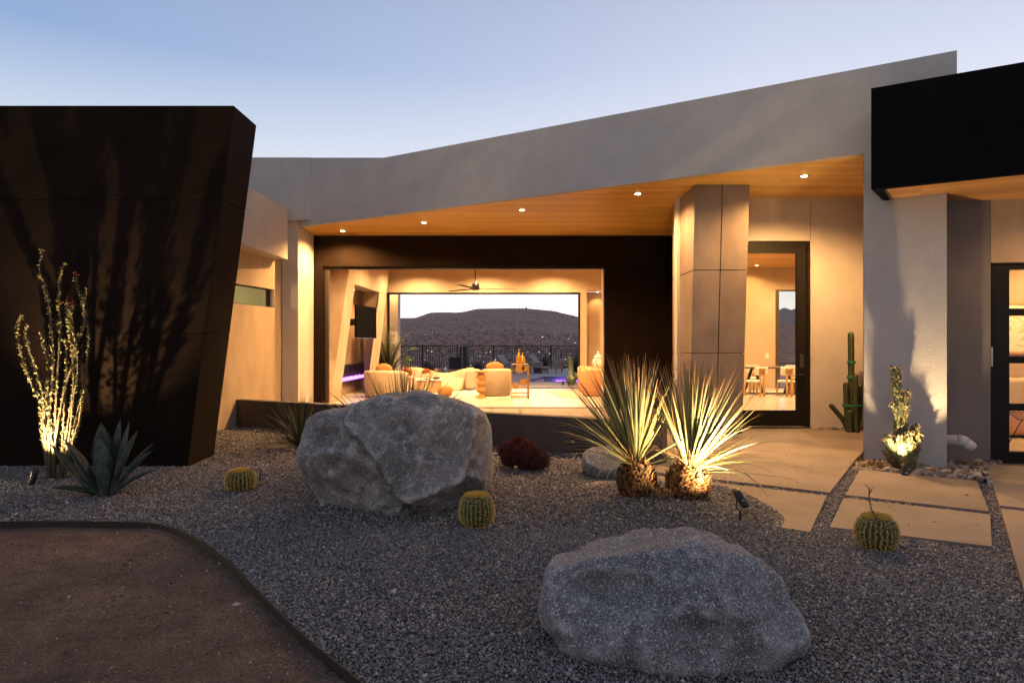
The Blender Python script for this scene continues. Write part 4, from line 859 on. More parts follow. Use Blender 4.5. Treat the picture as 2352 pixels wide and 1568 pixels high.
# barrel cacti
M_BAR = mat('barrel_cactus_skin', (.022, .036, .014), (.045, .062, .022), 8, .6); M_SPN = leafmat('golden_spine', [(0, (.60, .42, .07)), (.5, (.66, .50, .15)), (1, (.60, .50, .24))], .6, .3); M_WOOL = mat('yellow_wool', (.70, .48, .07), (.80, .60, .13), 60, .95, .6, 200)
def barrel(base, r, h, label, seed, dens=1.0):
    R_.seed(seed); base = Vector(base); t = thing('barrel_cactus', label, 'cactus', base, 'golden barrel cacti in the gravel'); nr = 24; n = nr * 6
    prof = [(.55, -.04), (.80, .06), (.95, .25), (1.0, .45), (.97, .65), (.85, .84), (.62, .96), (.35, .995), (.001, .985)]
    vs_ = []
    for rr, z in prof:
        for j in range(n):
            th = 2 * math.pi * j / n; rib = abs(math.cos(th * nr / 2)); dep = .13 if rr > .5 else .06; q = r * rr * (1 - dep + dep * rib ** .6)
            vs_.append((base.x + q * math.cos(th), base.y + q * math.sin(th), base.z + z * h))
    k = len(prof); fs = [(i * n + j, i * n + (j + 1) % n, (i + 1) * n + (j + 1) % n, (i + 1) * n + j) for i in range(k - 1) for j in range(n)]
    MB().add(vs_, fs).build('body', M_BAR, t, smooth=True)
    sp_ = MB()
    zs = [q[1] for q in prof]; rs = [q[0] for q in prof]
    for j in range(nr):
        th = 2 * math.pi * j / nr
        for i in range(15):
            f = .04 + .95 * i / 14; z = math.sin(f * math.pi / 2) if f < .9 else .99; z = min(f * 1.04, .99); rr = float(np.interp(z, zs, rs))
            c = base + Vector((r * rr * math.cos(th), r * rr * math.sin(th), z * h)); u = Vector((math.cos(th), math.sin(th), .15 + max(0, z - .6) * 2.2)).normalized(); v = Vector((-math.sin(th), math.cos(th), 0)); w_ = u.cross(v)
            for q in range(int(6 * dens)):
                d = (u * R_.uniform(.35, 1) + v * R_.uniform(-1, 1) + w_ * R_.uniform(-1, 1)).normalized(); L_ = r * R_.uniform(.14, .26); s_ = d.orthogonal().normalized() * .0016; s2 = d.cross(s_)
                sp_.add([c + s_, c - s_ + s2, c - s_ - s2, c + d * L_], [(0, 1, 3), (1, 2, 3), (2, 0, 3)], [0, 0, 0, 1], R_.random())
    for q in range(1500):
        a = R_.uniform(0, 6.28); rr = .66 * math.sqrt(R_.random()); c = base + Vector((r * rr * math.cos(a), r * rr * math.sin(a), h * (float(np.interp(rr, [0, .35, .62, .85], [.985, .995, .96, .84])))))
        d = Vector((math.cos(a) * rr + R_.uniform(-.5, .5), math.sin(a) * rr + R_.uniform(-.5, .5), 1)).normalized(); L_ = r * R_.uniform(.08, .2); s_ = d.orthogonal().normalized() * .002; s2 = d.cross(s_)
        sp_.add([c + s_, c - s_ + s2, c - s_ - s2, c + d * L_], [(0, 1, 3), (1, 2, 3), (2, 0, 3)], [0, 0, 0, .2], R_.random())
    sp_.build('spines', M_SPN, t)
    MB().lathe([(r * .60, h * .955), (r * .4, h * 1.0), (r * .15, h * 1.015), (.001, h * 1.01)], base, 24, cap=False).build('woolly_crown', M_WOOL, t, smooth=True); return t
c1 = gp(552, 1124); barrel(c1, .165, .225, 'golden barrel cactus left of the big boulder', 1)
c2 = gp(1095, 1205); barrel(c2, .155, .285, 'golden barrel cactus at the right foot of the big boulder', 2)
c3 = gp(2013, 1256); barrel(c3, .160, .265, 'golden barrel cactus by the paving with a dead stalk', 3)
def stake(x, y, h, lean, label):
    p = gp(x, y); tag(MB().tube([p + Vector((0, 0, -.04)), p + Vector((lean, 0, h))], .006, 8).build('irrigation_stake', M_BLACKMET), label, 'stake', 'thin black drip stakes beside barrel cacti')
stake(596, 1104, .13, .015, 'thin black stake right of the leftmost barrel cactus'); stake(1135, 1172, .15, -.004, 'thin black stake behind the barrel cactus at the big boulder'); stake(1974, 1246, .17, .03, 'thin black stake leaning on the barrel cactus by the paving')
ds = MB(); q0 = c3 + Vector((-.03, -.1, .22)); tp = px(1996, 1120, c3.y - .1); mid_ = (q0 + tp) / 2 + Vector((-.03, 0, 0))
ds.tube(spline([q0 + Vector((.1, 0, -.16)), q0, mid_, tp], 5), .004, 5)
R_.seed(9)
for i in range(26):
    f = R_.random(); c = (q0.lerp(mid_, f * 2) if f < .5 else mid_.lerp(tp, f * 2 - 1)); d = Vector((R_.uniform(-1, 1), R_.uniform(-1, 1), R_.uniform(-.2, 1))).normalized() * R_.uniform(.015, .03); s_ = d.orthogonal().normalized() * .006
    ds.add([c, c + d * .5 + s_, c + d, c + d * .5 - s_], [(0, 1, 2, 3)])
ds.tube([tp, tp + Vector((-.03, 0, .03))], .003, 4); ds.tube([tp + Vector((0, 0, -.05)), tp + Vector((.03, 0, .0))], .003, 4)
tag(ds.build('dead_stalk', mat('dead_stalk', (.07, .05, .04), rough=.9)), 'dry twig with curled dead leaves rising from the barrel cactus by the paving', 'twig')

# red spined cactus clump
M_RSP = leafmat('red_spine', [(0, (.05, .010, .010)), (.6, (.15, .03, .03)), (1, (.22, .08, .065))], .6, .4)
rb = gp(1202, 1078); rc = thing('red_barrel_cactus', 'clump of dark red spined cactus heads right of the big boulder', 'cactus', rb)
R_.seed(31)
for (x, y, r_) in ((1166, 1036, 22), (1192, 1022, 22), (1212, 1030, 20), (1172, 1054, 22), (1196, 1050, 26), (1224, 1044, 22), (1240, 1058, 24), (1216, 1066, 24)):
    Yd = rb.y + (.25 if y < 1030 else .0) + (-.08 if x > 1220 else 0); c = px(x, y, Yd); r = r_ * Yd / 1568 * .88
    hd = MB().sphere(c, (r * .86, r * .86, r * .95), 20, 12).build('head', mat('red_cactus_skin', (.03, .025, .02), rough=.8), rc, smooth=True)
    sp_ = MB()
    for q in range(900):
        d0 = Vector((R_.gauss(0, 1), R_.gauss(0, 1), R_.gauss(.25, 1))).normalized()
        if d0.z < -.6: continue
        a = c + d0 * r * .84; tn = d0.orthogonal().normalized(); d = (d0 + Vector((R_.uniform(-.7, .7), R_.uniform(-.7, .7), R_.uniform(-.4, .6)))).normalized(); L_ = r * R_.uniform(.28, .55); s_ = d.orthogonal().normalized() * .0028; s2 = d.cross(s_)
        sp_.add([a + s_, a - s_ + s2, a - s_ - s2, a + d * L_ * .6 + Vector((0, 0, .01)), a + d * L_ + Vector((0, 0, .0))], [(0, 1, 3), (1, 2, 3), (2, 0, 3), (0, 3, 4), (1, 3, 4)], [0, 0, 0, .6, 1], R_.random())
    sp_.build('spines', M_RSP, hd)

# columnar cactus clump by the door wall
M_COL = mat('cactus_green', (.016, .024, .008), (.034, .045, .015), 12, .6, c3=(.06, .06, .02), wid=.25); M_TIE = mat('green_tie', (.01, .14, .05), rough=.6)
def cactus_arm(path, r, ribs=7, m=None, name='arm', parent=None, depth=.22, jitter=0.0):
    sp_ = spline([Vector(p) for p in path], 8); n = ribs * 4; k = len(sp_); vs_ = []
    for i, p in enumerate(sp_):
        t_ = (sp_[min(i + 1, k - 1)] - sp_[max(i - 1, 0)]).normalized(); u = Vector((1, .2, 0)) - t_ * t_.dot(Vector((1, .2, 0))); u.normalize(); v = t_.cross(u)
        s = i / (k - 1); dtip = (sp_[-1] - p).length; rr = r * min(1, math.sqrt(max(0.0, 1 - (1 - min(1, dtip / (r * 1.3))) ** 2)) + .06) * (.86 + .14 * min(1, s * 6))
        rr *= 1 + (R_.uniform(-jitter, jitter))
        for j in range(n):
            th = 2 * math.pi * j / n; q = rr * (1 - depth + depth * abs(math.cos(th * ribs / 2)) ** .7); vs_.append(p + (u * math.cos(th) + v * math.sin(th)) * q)
    fs = [(i * n + j, i * n + (j + 1) % n, (i + 1) * n + (j + 1) % n, (i + 1) * n + j) for i in range(k - 1) for j in range(n)] + [tuple(range((k - 1) * n, k * n))]
    return MB().add(vs_, fs).build(name, m or M_COL, parent, smooth=True)
cb = Vector((5.78, 11.62, 0)); cc = thing('columnar_cactus', 'clump of tall green cactus stems tied with green tape beside the column', 'cactus', cb)
R_.seed(3)
P_ = lambda x, y, Yd=11.62: px(x, y, Yd)
def zc(x, y, s=5.225): return ((1950 + x / s) / 1.063, (780 + y / s) / 1.063)
for nm, pts_, r in (('stem', [(690, 1455), (685, 1100), (672, 800), (670, 500), (665, 150)], .052), ('stem', [(735, 1455), (725, 1200), (722, 900), (728, 690)], .046), ('stem', [(630, 1440), (615, 1200), (605, 1000), (600, 795)], .045), ('stem', [(735, 1440), (770, 1260), (785, 1100), (783, 805)], .042), ('arm', [(620, 1400), (575, 1290), (480, 1170), (395, 1075)], .042), ('stem', [(660, 1450), (655, 1300), (650, 1150)], .04)):
    ydo = {.052: 0, .046: -.07, .045: -.03, .042: .06, .04: -.1}[r]
    cactus_arm([px(*zc(*p), 11.62 + ydo) for p in pts_], r, 7, None, nm, cc)
for (xa, ya, rr, hh) in ((672, 545, .066, .05), (668, 735, .066, .05)):
    c = px(*zc(xa, ya), 11.62); MB().lathe([(rr, -hh / 2), (rr + .004, 0), (rr, hh / 2)], c, 18, cap=False).build('tie_tape', M_TIE, cc)
c = px(*zc(675, 1092), 11.60); MB().lathe([(.155, -.02), (.16, 0), (.155, .02)], c, 24, Matrix(((1, 0, 0), (0, .75, 0), (0, 0, 1))), cap=False).build('tie_tape', M_TIE, cc)

# opuntia-like cactus in front of the column
M_CRES = mat('cristate_green', (.03, .04, .016), (.065, .08, .032), 30, .6, .6, 60, c3=(.15, .15, .065)); M_TUB = mat('pale_tubercle', (.07, .08, .035), (.17, .165, .075), 40, .6); M_SP2 = leafmat('pale_spine', [(0, (.4, .28, .12)), (1, (.6, .4, .2))], .7, .3)
Yk = 8.62
kb = px(2072, 1066, Yk); kb.z = float(gz(kb.x, kb.y)); kc = thing('club_cactus', 'knobbly spined cactus lit from below against the pale column', 'cactus', kb)
def zk(x, y, s=4.75): return ((2080 + x / s) / 1.063, (850 + y / s) / 1.063)
R_.seed(66); arms = [([(600, 1330), (540, 1100), (530, 900), (545, 650), (525, 500), (510, 350), (500, 215)], .058, 0), ([(620, 1250), (600, 1000), (600, 800), (620, 600), (615, 490)], .045, .05), ([(640, 1300), (680, 1100), (720, 1000), (722, 880)], .048, .03), ([(560, 1330), (470, 1200), (425, 1120), (400, 1020)], .05, -.03), ([(600, 1340), (570, 1150), (560, 1000)], .06, -.08), ([(640, 1350), (660, 1200), (650, 1060), (640, 960)], .055, -.05), ([(690, 1350), (740, 1200), (760, 1080), (780, 990)], .04, 0), ([(520, 700), (480, 670), (450, 630)], .032, -.02), ([(680, 1380), (700, 1340), (710, 1280)], .045, -.1), ([(540, 1390), (450, 1280), (395, 1190)], .04, .06)]
ks = MB()
for pts_, r, dyy in arms:
    P2 = [px(*zk(*p), Yk + dyy) for p in pts_]; cactus_arm(P2, r, 6, M_CRES, 'arm', kc, .3, .12)
    sp_ = spline(P2, 10); tot = sum((sp_[i + 1] - sp_[i]).length for i in range(len(sp_) - 1))
    tb = MB()
    for q in range(int(tot * 240)):
        f = R_.random() * (len(sp_) - 1.01); i = int(f); p = sp_[i].lerp(sp_[i + 1], f - i); t_ = (sp_[i + 1] - sp_[i]).normalized(); ph = R_.uniform(0, 6.28); u = t_.orthogonal().normalized(); o_ = u * math.cos(ph) + t_.cross(u) * math.sin(ph)
        a = p + o_ * r * .86; 
        if q % 2 == 0:
            s = R_.uniform(.012, .028); e1 = t_ * s * 1.3; e2 = t_.cross(o_) * s * .8
            tb.add([a - e1, a + e2, a + e1, a - e2, a + o_ * s * .9], [(0, 1, 4), (1, 2, 4), (2, 3, 4), (3, 0, 4)])
        for w_ in range(3):
            d = (o_ + Vector((R_.uniform(-.7, .7), R_.uniform(-.7, .7), R_.uniform(-.5, .7)))).normalized(); L_ = R_.uniform(.02, .055); s_ = d.orthogonal().normalized() * .0014; s2 = d.cross(s_)
            ks.add([a + s_, a - s_ + s2, a - s_ - s2, a + d * L_], [(0, 1, 3), (1, 2, 3), (2, 0, 3)], [0, 0, 0, 1], R_.random())
    tb.build('tubercles', M_TUB, kc)
ks.build('spines', M_SP2, kc)
M_BRUSH = leafmat('dead_brush', [(0, (.16, .11, .05)), (1, (.26, .19, .09))], .9, .35)
for (x, y, Yd, n_, rx, lb) in ((2016, 1068, 8.75, 420, .22, 'flat mat of dry brush left of the lit cactus on the pebbles'), (2225, 1040, 8.9, 240, .16, 'dry brush clump under the white pipe')):
    c = px(x, y, Yd); c.z = float(gz(c.x, c.y)) + .03; mb = MB(); R_.seed(int(x))
    for i in range(n_):
        p = c + Vector((R_.gauss(0, rx * .55), R_.gauss(0, .08), R_.uniform(-.02, .04))); d = Vector((R_.uniform(-1, 1), R_.uniform(-1, 1), R_.uniform(0, .9)))
        mb.blade(leaf_path(p, d, R_.uniform(.05, .13), .4, 5, .35), [.004, .005, .004, .003, .001], .2, rv=R_.random())
    tag(mb.build('dry_brush', M_BRUSH), lb, 'dead plant', 'dry brush on the pebbles')
# pipe
pp = thing('drain_pipe', 'white plastic drain pipe elbow sticking out beside the column', 'pipe', px(2180, 1010, 8.98))
a_ = px(2150, 1010, 9.1); b1 = px(2200, 1010, 8.9); b2_ = px(2218, 1016, 8.88); b3 = px(2234, 1029, 8.86)
r_ = .068
MB().tube([a_, b1], r_, 20).build('pipe', M_PVC, pp, smooth=True, bevel=.002); MB().tube([b1, px(2212, 1013, 8.89), b2_], [r_ * 1.1, r_ * 1.1, r_ * 1.1], 20).build('elbow', M_PVC, pp, smooth=True); MB().tube([b2_, b3], [r_ * 1.06, r_ * 1.02], 20).build('pipe_end', M_PVC, pp, smooth=True)

# garden spotlights
s1 = gp(78, 1112); spotlight(s1.x, s1.y, s1.z, px(175, 770, 8.7), 1000, 'black garden spotlight at the foot of the ocotillo', 98, blend=1.0, soft=.01, hh=.10)
s2 = gp(1700, 1192); spotlight(s2.x, s2.y, s2.z, px(1530, 885, 7.2), 520, 'black garden spotlight aimed at the two yuccas', 120, blend=1.0, hh=.2, cable=True)
s3 = px(2078, 1078, 8.3); s3.z = float(gz(s3.x, s3.y)); spotlight(s3.x, s3.y, s3.z, px(2078, 820, 8.87), 230, 'small black spotlight at the foot of the lit cactus by the column', 85, hh=.08)
s4 = Vector((-.95, 8.25, float(gz(-.95, 8.25)))); spotlight(s4.x, s4.y, s4.z, Vector((-1.4, 8.9, .9)), 420, 'garden spotlight hidden behind the big boulder', 70, hh=.12)
s5 = Vector((-7.0, 8.6, float(gz(-7.0, 8.6)))); spotlight(s5.x, s5.y, s5.z, Vector((-5.9, 7.4, -.2)), 60, 'garden spotlight left of the picture', 80, hh=.16)
# ------------------------------------------------------------------ furniture
def shell(mb, c, R_out, th, a0, a1, zt, z0=.02, n=40, sx=1.0, sy=1.0, rr=.05):
    """curved upholstered back: rounded band swept along an arc; zt(t) gives the top"""
    m = 14; vs_ = []
    for i in range(n + 1):
        t = i / n; a = rad(a0 + (a1 - a0) * t); u = Vector((math.cos(a) * sx, math.sin(a) * sy, 0)); top = zt(t); rc_ = th / 2; R = R_out - rc_
        sec = [(-rc_, z0), (-rc_, top - rc_)] + [(rc_ * math.cos(q), top - rc_ + rc_ * math.sin(q)) for q in [math.pi * (1 - k / 9) for k in range(1, 9)]] + [(rc_, top - rc_), (rc_, z0 + .03), (rc_ - .03, z0), (-rc_ + .02, z0)]
        e_ = 1.0
        if i == 0 or i == n: e_ = .35
        elif i == 1 or i == n - 1: e_ = .85
        for q, z in sec:
            f = 1 if z < .1 else 1
            tp_ = .9 + .1 * min(1, z / .5)
            vs_.append(Vector(c) + Vector((u.x * (R * tp_ + q * e_ ), u.y * (R * tp_ + q * e_), z0 + (z - z0) * (1 if e_ == 1 else (.93 if e_ < .5 else .985)))))
    m = len(sec)
    fs = [(i * m + j, i * m + (j + 1) % m, (i + 1) * m + (j + 1) % m, (i + 1) * m + j) for i in range(n) for j in range(m)] + [tuple(range(m - 1, -1, -1)), tuple(range(n * m, (n + 1) * m))]
    return mb.add(vs_, fs)
def rcushion(name, c, size, m, parent=None, rz=0, M=None, sub=2):
    if parent is not None: return MB().box(c, size, rz, M).build(name, m, parent, smooth=True, bevel=min(size) * .3, bseg=4)
    return MB().sphere(c, [k * .56 for k in size], 24, 14).build(name, m, None, smooth=True)
def tub_chair(c, R, H, face, label, fab, cushion, cush_mat, group):
    t = thing('armchair', label, 'armchair', c, group)
    shell(MB(), c, R, .2, face + 65, face + 295, lambda q: H * (1 - .16 * (2 * abs(q - .5)) ** 3)); mb = MB(); shell(mb, c, R, .2, face + 62, face + 298, lambda q: H * (1 - .16 * (2 * abs(q - .5)) ** 3)); mb.build('backrest', fab, t, smooth=True)
    MB().lathe([(R * .82, .06), (R * .86, .12), (R * .86, .36), (R * .8, .42), (.01, .43)], c, 32).build('seat', fab, t, smooth=True)
    MB().lathe([(R * .86, .002), (R * .86, .02)], c, 32).build('plinth', M_BLACKMET, t); MB().lathe([(R * .55, 0), (R * .58, .05)], c, 24).build('base', M_BLACKMET, t)
    return t
GC = 'cream and peach tub chairs in the living room'
ca = px(888, 912, 19.9); ca.z = 0; tub_chair(ca, .66, .78, 80, 'cream tub armchair at the left, back to the garden', M_CREAM, 1, M_OCHRE, GC)
tag(rcushion('cushion', ca + Vector((-.02, -.32, .80)), (.44, .2, .3), M_OCHRE), 'round ochre cushion on the left cream armchair', 'cushion')
cb_ = px(1137, 912, 20.1); cb_.z = 0; tub_chair(cb_, .50, .82, 110, 'cream tub armchair between the round side table and the brass cabinet', M_CREAM, 1, M_OCHRE, GC)
tag(rcushion('cushion', cb_ + Vector((.0, -.22, .86)), (.46, .2, .28), M_OCHRE), 'ochre cushion on the armchair beside the brass cabinet', 'cushion')
cd = px(1374, 912, 20.0); cd.z = 0; tub_chair(cd, .5, .83, 25, 'peach tub armchair at the right edge of the opening', M_PEACH, 1, M_OCHRE, GC)
ce = px(1362, 900, 21.9); ce.z = 0; tub_chair(ce, .5, .84, 25, 'rear peach tub armchair, half hidden by the front peach one', M_PEACH, 1, M_OCHRE, GC)
tag(rcushion('cushion', ce + Vector((.22, -.2, .84)), (.4, .22, .26), M_CREAM), 'cream cushion on the rear peach armchair', 'cushion')
# curved sofa facing the garden
so = px(1012, 896, 23.2); so.z = 0; st_ = thing('sofa', 'long curved cream sofa with a wavy back facing the garden', 'sofa', so)
wav = lambda q: .66 + .10 * math.cos(2 * math.pi * (q - .10) * 1.12)
mb = MB(); shell(mb, so + Vector((0, -2.6, 0)), 3.1, .30, 113, 67, wav); mb.build('backrest', M_CREAM, st_, smooth=True)
mb = MB(); shell(mb, so + Vector((0, -2.75, 0)), 2.92, .72, 111, 69, lambda q: .43); mb.build('seat', M_CREAM, st_, smooth=True)
rcushion('armrest', so + Vector((1.12, -.25, .37)), (.30, .9, .66), M_CREAM, st_, rz=-.25); rcushion('armrest', so + Vector((-1.12, -.25, .37)), (.30, .9, .62), M_CREAM, st_, rz=.25)
# side sculptures, tables
stt = px(1105, 912, 19.25); stt.z = 0; t = thing('side_table', 'round side table of stacked ochre discs and balls', 'side table', stt)
MB().lathe([(.17, 0), (.16, .03), (.06, .12), (.05, .13), (.13, .19), (.14, .24), (.10, .30), (.06, .32), (.12, .37), (.13, .43), (.08, .49), (.05, .51), (.13, .57), (.135, .62), (.09, .68), (.05, .70)], stt, 28).build('pedestal', M_OCHRE, t, smooth=True)
MB().lathe([(.05, .70), (.14, .715), (.185, .74), (.19, .76), (.01, .755)], stt, 28).build('top', M_OCHRE, t, smooth=True)
ctb = px(985, 905, 21.4); ctb.z = 0; t = thing('coffee_table', 'white topped coffee table with pale wooden drum base', 'coffee table', ctb)
MB().bb(ctb.x - .45, ctb.x + .45, ctb.y - .3, ctb.y + .3, .4, .435).build('top', M_WHITE, t, bevel=.01)
MB().bb(ctb.x - .35, ctb.x + .38, ctb.y - .25, ctb.y + .25, 0, .4).build('base', mat('pale_wood', (.55, .38, .2), rough=.5), t, bevel=.02)
t2 = px(933, 905, 21.0); t2.z = 0; t = thing('side_table', 'small square amber glass table left of the coffee table', 'side table', t2)
MB().bb(t2.x - .25, t2.x + .25, t2.y - .25, t2.y + .25, .5, .53).build('top', M_WHITE, t, bevel=.005); MB().lathe([(.12, 0), (.08, .1), (.1, .3), (.14, .5)], t2, 20).build('pedestal', M_GOLDGL, t, smooth=True)
def flower(c, r, n, name, label, m, vase=None, stem=0.0):
    t = thing(name, label, 'flowers', c, 'orange flower ornaments on the low tables'); R_.seed(int(c.x * 100) & 255); mb = MB()
    for i in range(n):
        d = Vector((R_.gauss(0, 1), R_.gauss(0, 1), R_.uniform(-.1, 1.2))).normalized(); a = c + Vector((0, 0, stem)) + d * r * .35; s_ = d.orthogonal().normalized() * r * .32; s_ = Matrix.Rotation(R_.uniform(0, 6), 3, d) @ s_
        mb.add([a, a + d * r * .35 + s_, a + d * r * .7, a + d * r * .35 - s_], [(0, 1, 2, 3)])
    mb.build('petals', m, t)
    if stem > .12: MB().tube([c, c + Vector((0, 0, stem))], .008, 6).build('stem', M_BRASS, t)
    MB().lathe(vase, c, 20).build('vase', M_GOLDGL if stem < .12 else M_BLACKMET, t, smooth=True)
M_PETAL = mat('orange_petal', (.62, .20, .05), (.75, .36, .12), 30, .7)
flower(Vector((t2.x, t2.y, .53)), .2, 130, 'flower_bowl', 'bunch of orange flowers in a gold bowl', M_PETAL, [(.08, 0), (.14, .03), (.17, .09), (.15, .14), (.01, .13)], .10)
flower(Vector((ctb.x - .08, ctb.y - .05, .435)), .15, 60, 'flower_ornament', 'orange star flower ornament on a thin stem, left on the coffee table', M_PETAL, [(.11, 0), (.11, .02), (.01, .021)], .20)
flower(Vector((ctb.x + .23, ctb.y, .435)), .07, 24, 'flower_ornament', 'slim candlestick flower at the right end of the coffee table', M_PETAL, [(.11, 0), (.11, .07), (.01, .071)], .27)
po_ = px(1022, 909, 19.9); po_.z = 0; tag(MB().lathe([(.12, 0), (.19, .04), (.225, .14), (.22, .22), (.17, .29), (.06, .31), (.001, .31)], po_, 28).build('pouf', M_OCHRE, smooth=True), 'small round ochre pouf on the cream rug', 'pouf')
tag(MB().box((-1.8, 20.9, .008), (4.2, 3.6, .016)).build('rug', M_RUG, bevel=.005), 'cream rug under the sofa group', 'rug')
def rugmat():
    m = bpy.data.materials.new('striped_rug'); m.use_nodes = True; t = m.node_tree; b = t.nodes['Principled BSDF']; tc = t.nodes.new('ShaderNodeTexCoord'); no = t.nodes.new('ShaderNodeTexWave'); no.bands_direction = 'Y'; no.inputs['Scale'].default_value = .55; no.inputs['Distortion'].default_value = 2.5; no.inputs['Detail'].default_value = 2; no.inputs['Detail Scale'].default_value = .6
    t.links.new(tc.outputs['Object'], no.inputs[0]); r = ramp(t, [(.80, (.6, .52, .4)), (.84, (.05, .045, .04))], 'CONSTANT'); t.links.new(no.outputs[0], r.inputs[0]); t.links.new(r.outputs[0], b.inputs['Base Color']); b.inputs['Roughness'].default_value = 1; return m
tag(MB().add([(1.15, 22.4, .012), (1.45, 19.3, .012), (3.6, 19.3, .012), (3.6, 22.4, .012)], [(0, 1, 2, 3)]).prism([(1.15, 22.4), (1.45, 19.3), (3.6, 19.3), (3.6, 22.4)], .002, .011).build('rug', rugmat()), 'black striped cream rug under the peach armchairs', 'rug')
# brass cabinet
bc = px(1194, 914, 19.3); bc.z = 0; t = thing('bar_cabinet', 'open brass bar cabinet with gold discs in the lattice', 'cabinet', bc)
w2, d2, hh = .23, .2, .95; mb = MB()
for a in (-1, 1):
    for b in (-1, 1): mb.bb(bc.x + a * w2 - .01, bc.x + a * w2 + .01, bc.y + b * d2 - .01, bc.y + b * d2 + .01, 0, hh)
for z in (.04, .14, .3, .78, hh):
    for b in (-1, 1): mb.bb(bc.x - w2, bc.x + w2, bc.y + b * d2 - .007, bc.y + b * d2 + .007, z - .008, z + .008); 
    for a in (-1, 1): mb.bb(bc.x + a * w2 - .007, bc.x + a * w2 + .007, bc.y - d2, bc.y + d2, z - .008, z + .008)
for i in range(7):
    x = bc.x - w2 + 2 * w2 * (i + .5) / 7; mb.bb(x - .003, x + .003, bc.y - d2 - .003, bc.y - d2 + .003, .3, hh)
for i in range(7):
    z = .36 + i * .085; mb.bb(bc.x - w2, bc.x + w2, bc.y - d2 - .003, bc.y - d2 + .003, z - .003, z + .003)
mb.bb(bc.x + w2 - .03, bc.x + w2 + .03, bc.y - d2 - .012, bc.y - d2, .0, hh); mb.build('frame', M_BRASS, t)
for x, z, r in ((-.12, .36, .085), (.10, .46, .10), (0, .84, .12), (.14, .84, .08)):
    MB().lathe([(r, 0), (r, .012), (.001, .012)], (bc.x + x, bc.y - d2 - .006, z), 24, Matrix.Rotation(rad(90), 3, 'X')).build('disc', M_GOLDGL, t)
mb = MB(); 
for i in range(5): mb.bb(bc.x - w2 + .01, bc.x + w2 - .01, bc.y - d2 + .02 + i * .08, bc.y - d2 + .055 + i * .08, hh + .009, hh + .016)
mb.build('top', M_WHITE, t)
bp_ = [(.06, 0), (.075, .02), (.075, .16), (.05, .24), (.022, .29), (.018, .40), (.024, .41), (.001, .41)]
tag(MB().lathe(bp_, (bc.x - .03, bc.y, hh + .017), 20).build('bottle', M_GOLDGL, smooth=True), 'taller gold bottle standing on the brass cabinet', 'bottle', 'gold bottles on the brass cabinet')
tag(MB().lathe([(r, z * .78) for r, z in bp_], (bc.x + .08, bc.y - .05, hh + .017), 20).build('bottle', M_GOLDGL, smooth=True), 'shorter gold bottle standing on the brass cabinet', 'bottle', 'gold bottles on the brass cabinet')
# ginger jar on a white console
jm = bpy.data.materials.new('fretwork_glaze'); jm.use_nodes = True; t_ = jm.node_tree; b = t_.nodes['Principled BSDF']; tc = t_.nodes.new('ShaderNodeTexCoord'); vo = t_.nodes.new('ShaderNodeTexVoronoi'); vo.feature = 'DISTANCE_TO_EDGE'; vo.inputs['Scale'].default_value = 20; t_.links.new(tc.outputs['Object'], vo.inputs[0]); r = ramp(t_, [(.12, (.75, .72, .66)), (.2, (.22, .15, .09))]); t_.links.new(vo.outputs['Distance'], r.inputs[0]); t_.links.new(r.outputs[0], b.inputs['Base Color']); b.inputs['Roughness'].default_value = .3
cn = thing('console_table', 'white console in the niche behind the peach armchairs', 'console', (3.05, 23.6, 0)); MB().bb(2.7, 3.5, 23.4, 23.8, 0, .68).build('top', M_WHITE, cn, bevel=.01)
j = thing('ginger_jar', 'white fretwork lidded jar behind the peach armchairs', 'jar', (2.98, 23.6, .68)); jc = (2.98, 23.6, .68)
MB().lathe([(.13, 0), (.17, .05), (.21, .16), (.22, .26), (.19, .34), (.14, .38)], jc, 32).build('jar_body', jm, j, smooth=True); MB().lathe([(.15, .38), (.15, .40), (.16, .42), (.12, .47), (.06, .52), (.02, .54), (.035, .57), (.03, .61), (.001, .63)], jc, 32).build('lid', M_WHITE, j, smooth=True)
# ceiling fan
fc = px(1092, 662, 20.2); t = thing('ceiling_fan', 'dark ceiling fan on a rod in the living room', 'ceiling fan', (fc.x, fc.y, 4.24)); z = fc.z
MB().tube([(fc.x, fc.y, 4.235), (fc.x, fc.y, z + .15)], .015, 10).build('rod', M_BLACKMET, t); MB().lathe([(.04, .2), (.06, .14), (.1, .13), (.12, .06), (.12, -.03), (.08, -.06), (.001, -.06)], (fc.x, fc.y, z), 24).build('motor', M_BLACKMET, t, smooth=True)
for i in range(3):
    a = rad(12 + 120 * i); M = Matrix.Rotation(a, 3, 'Z') @ Matrix.Rotation(.05, 3, 'X'); MB().box(Vector((fc.x, fc.y, z - .01)) + M @ Vector((.68, 0, 0)), (1.15, .15, .012), M=M).build('blade', M_FRAME, t, bevel=.004)
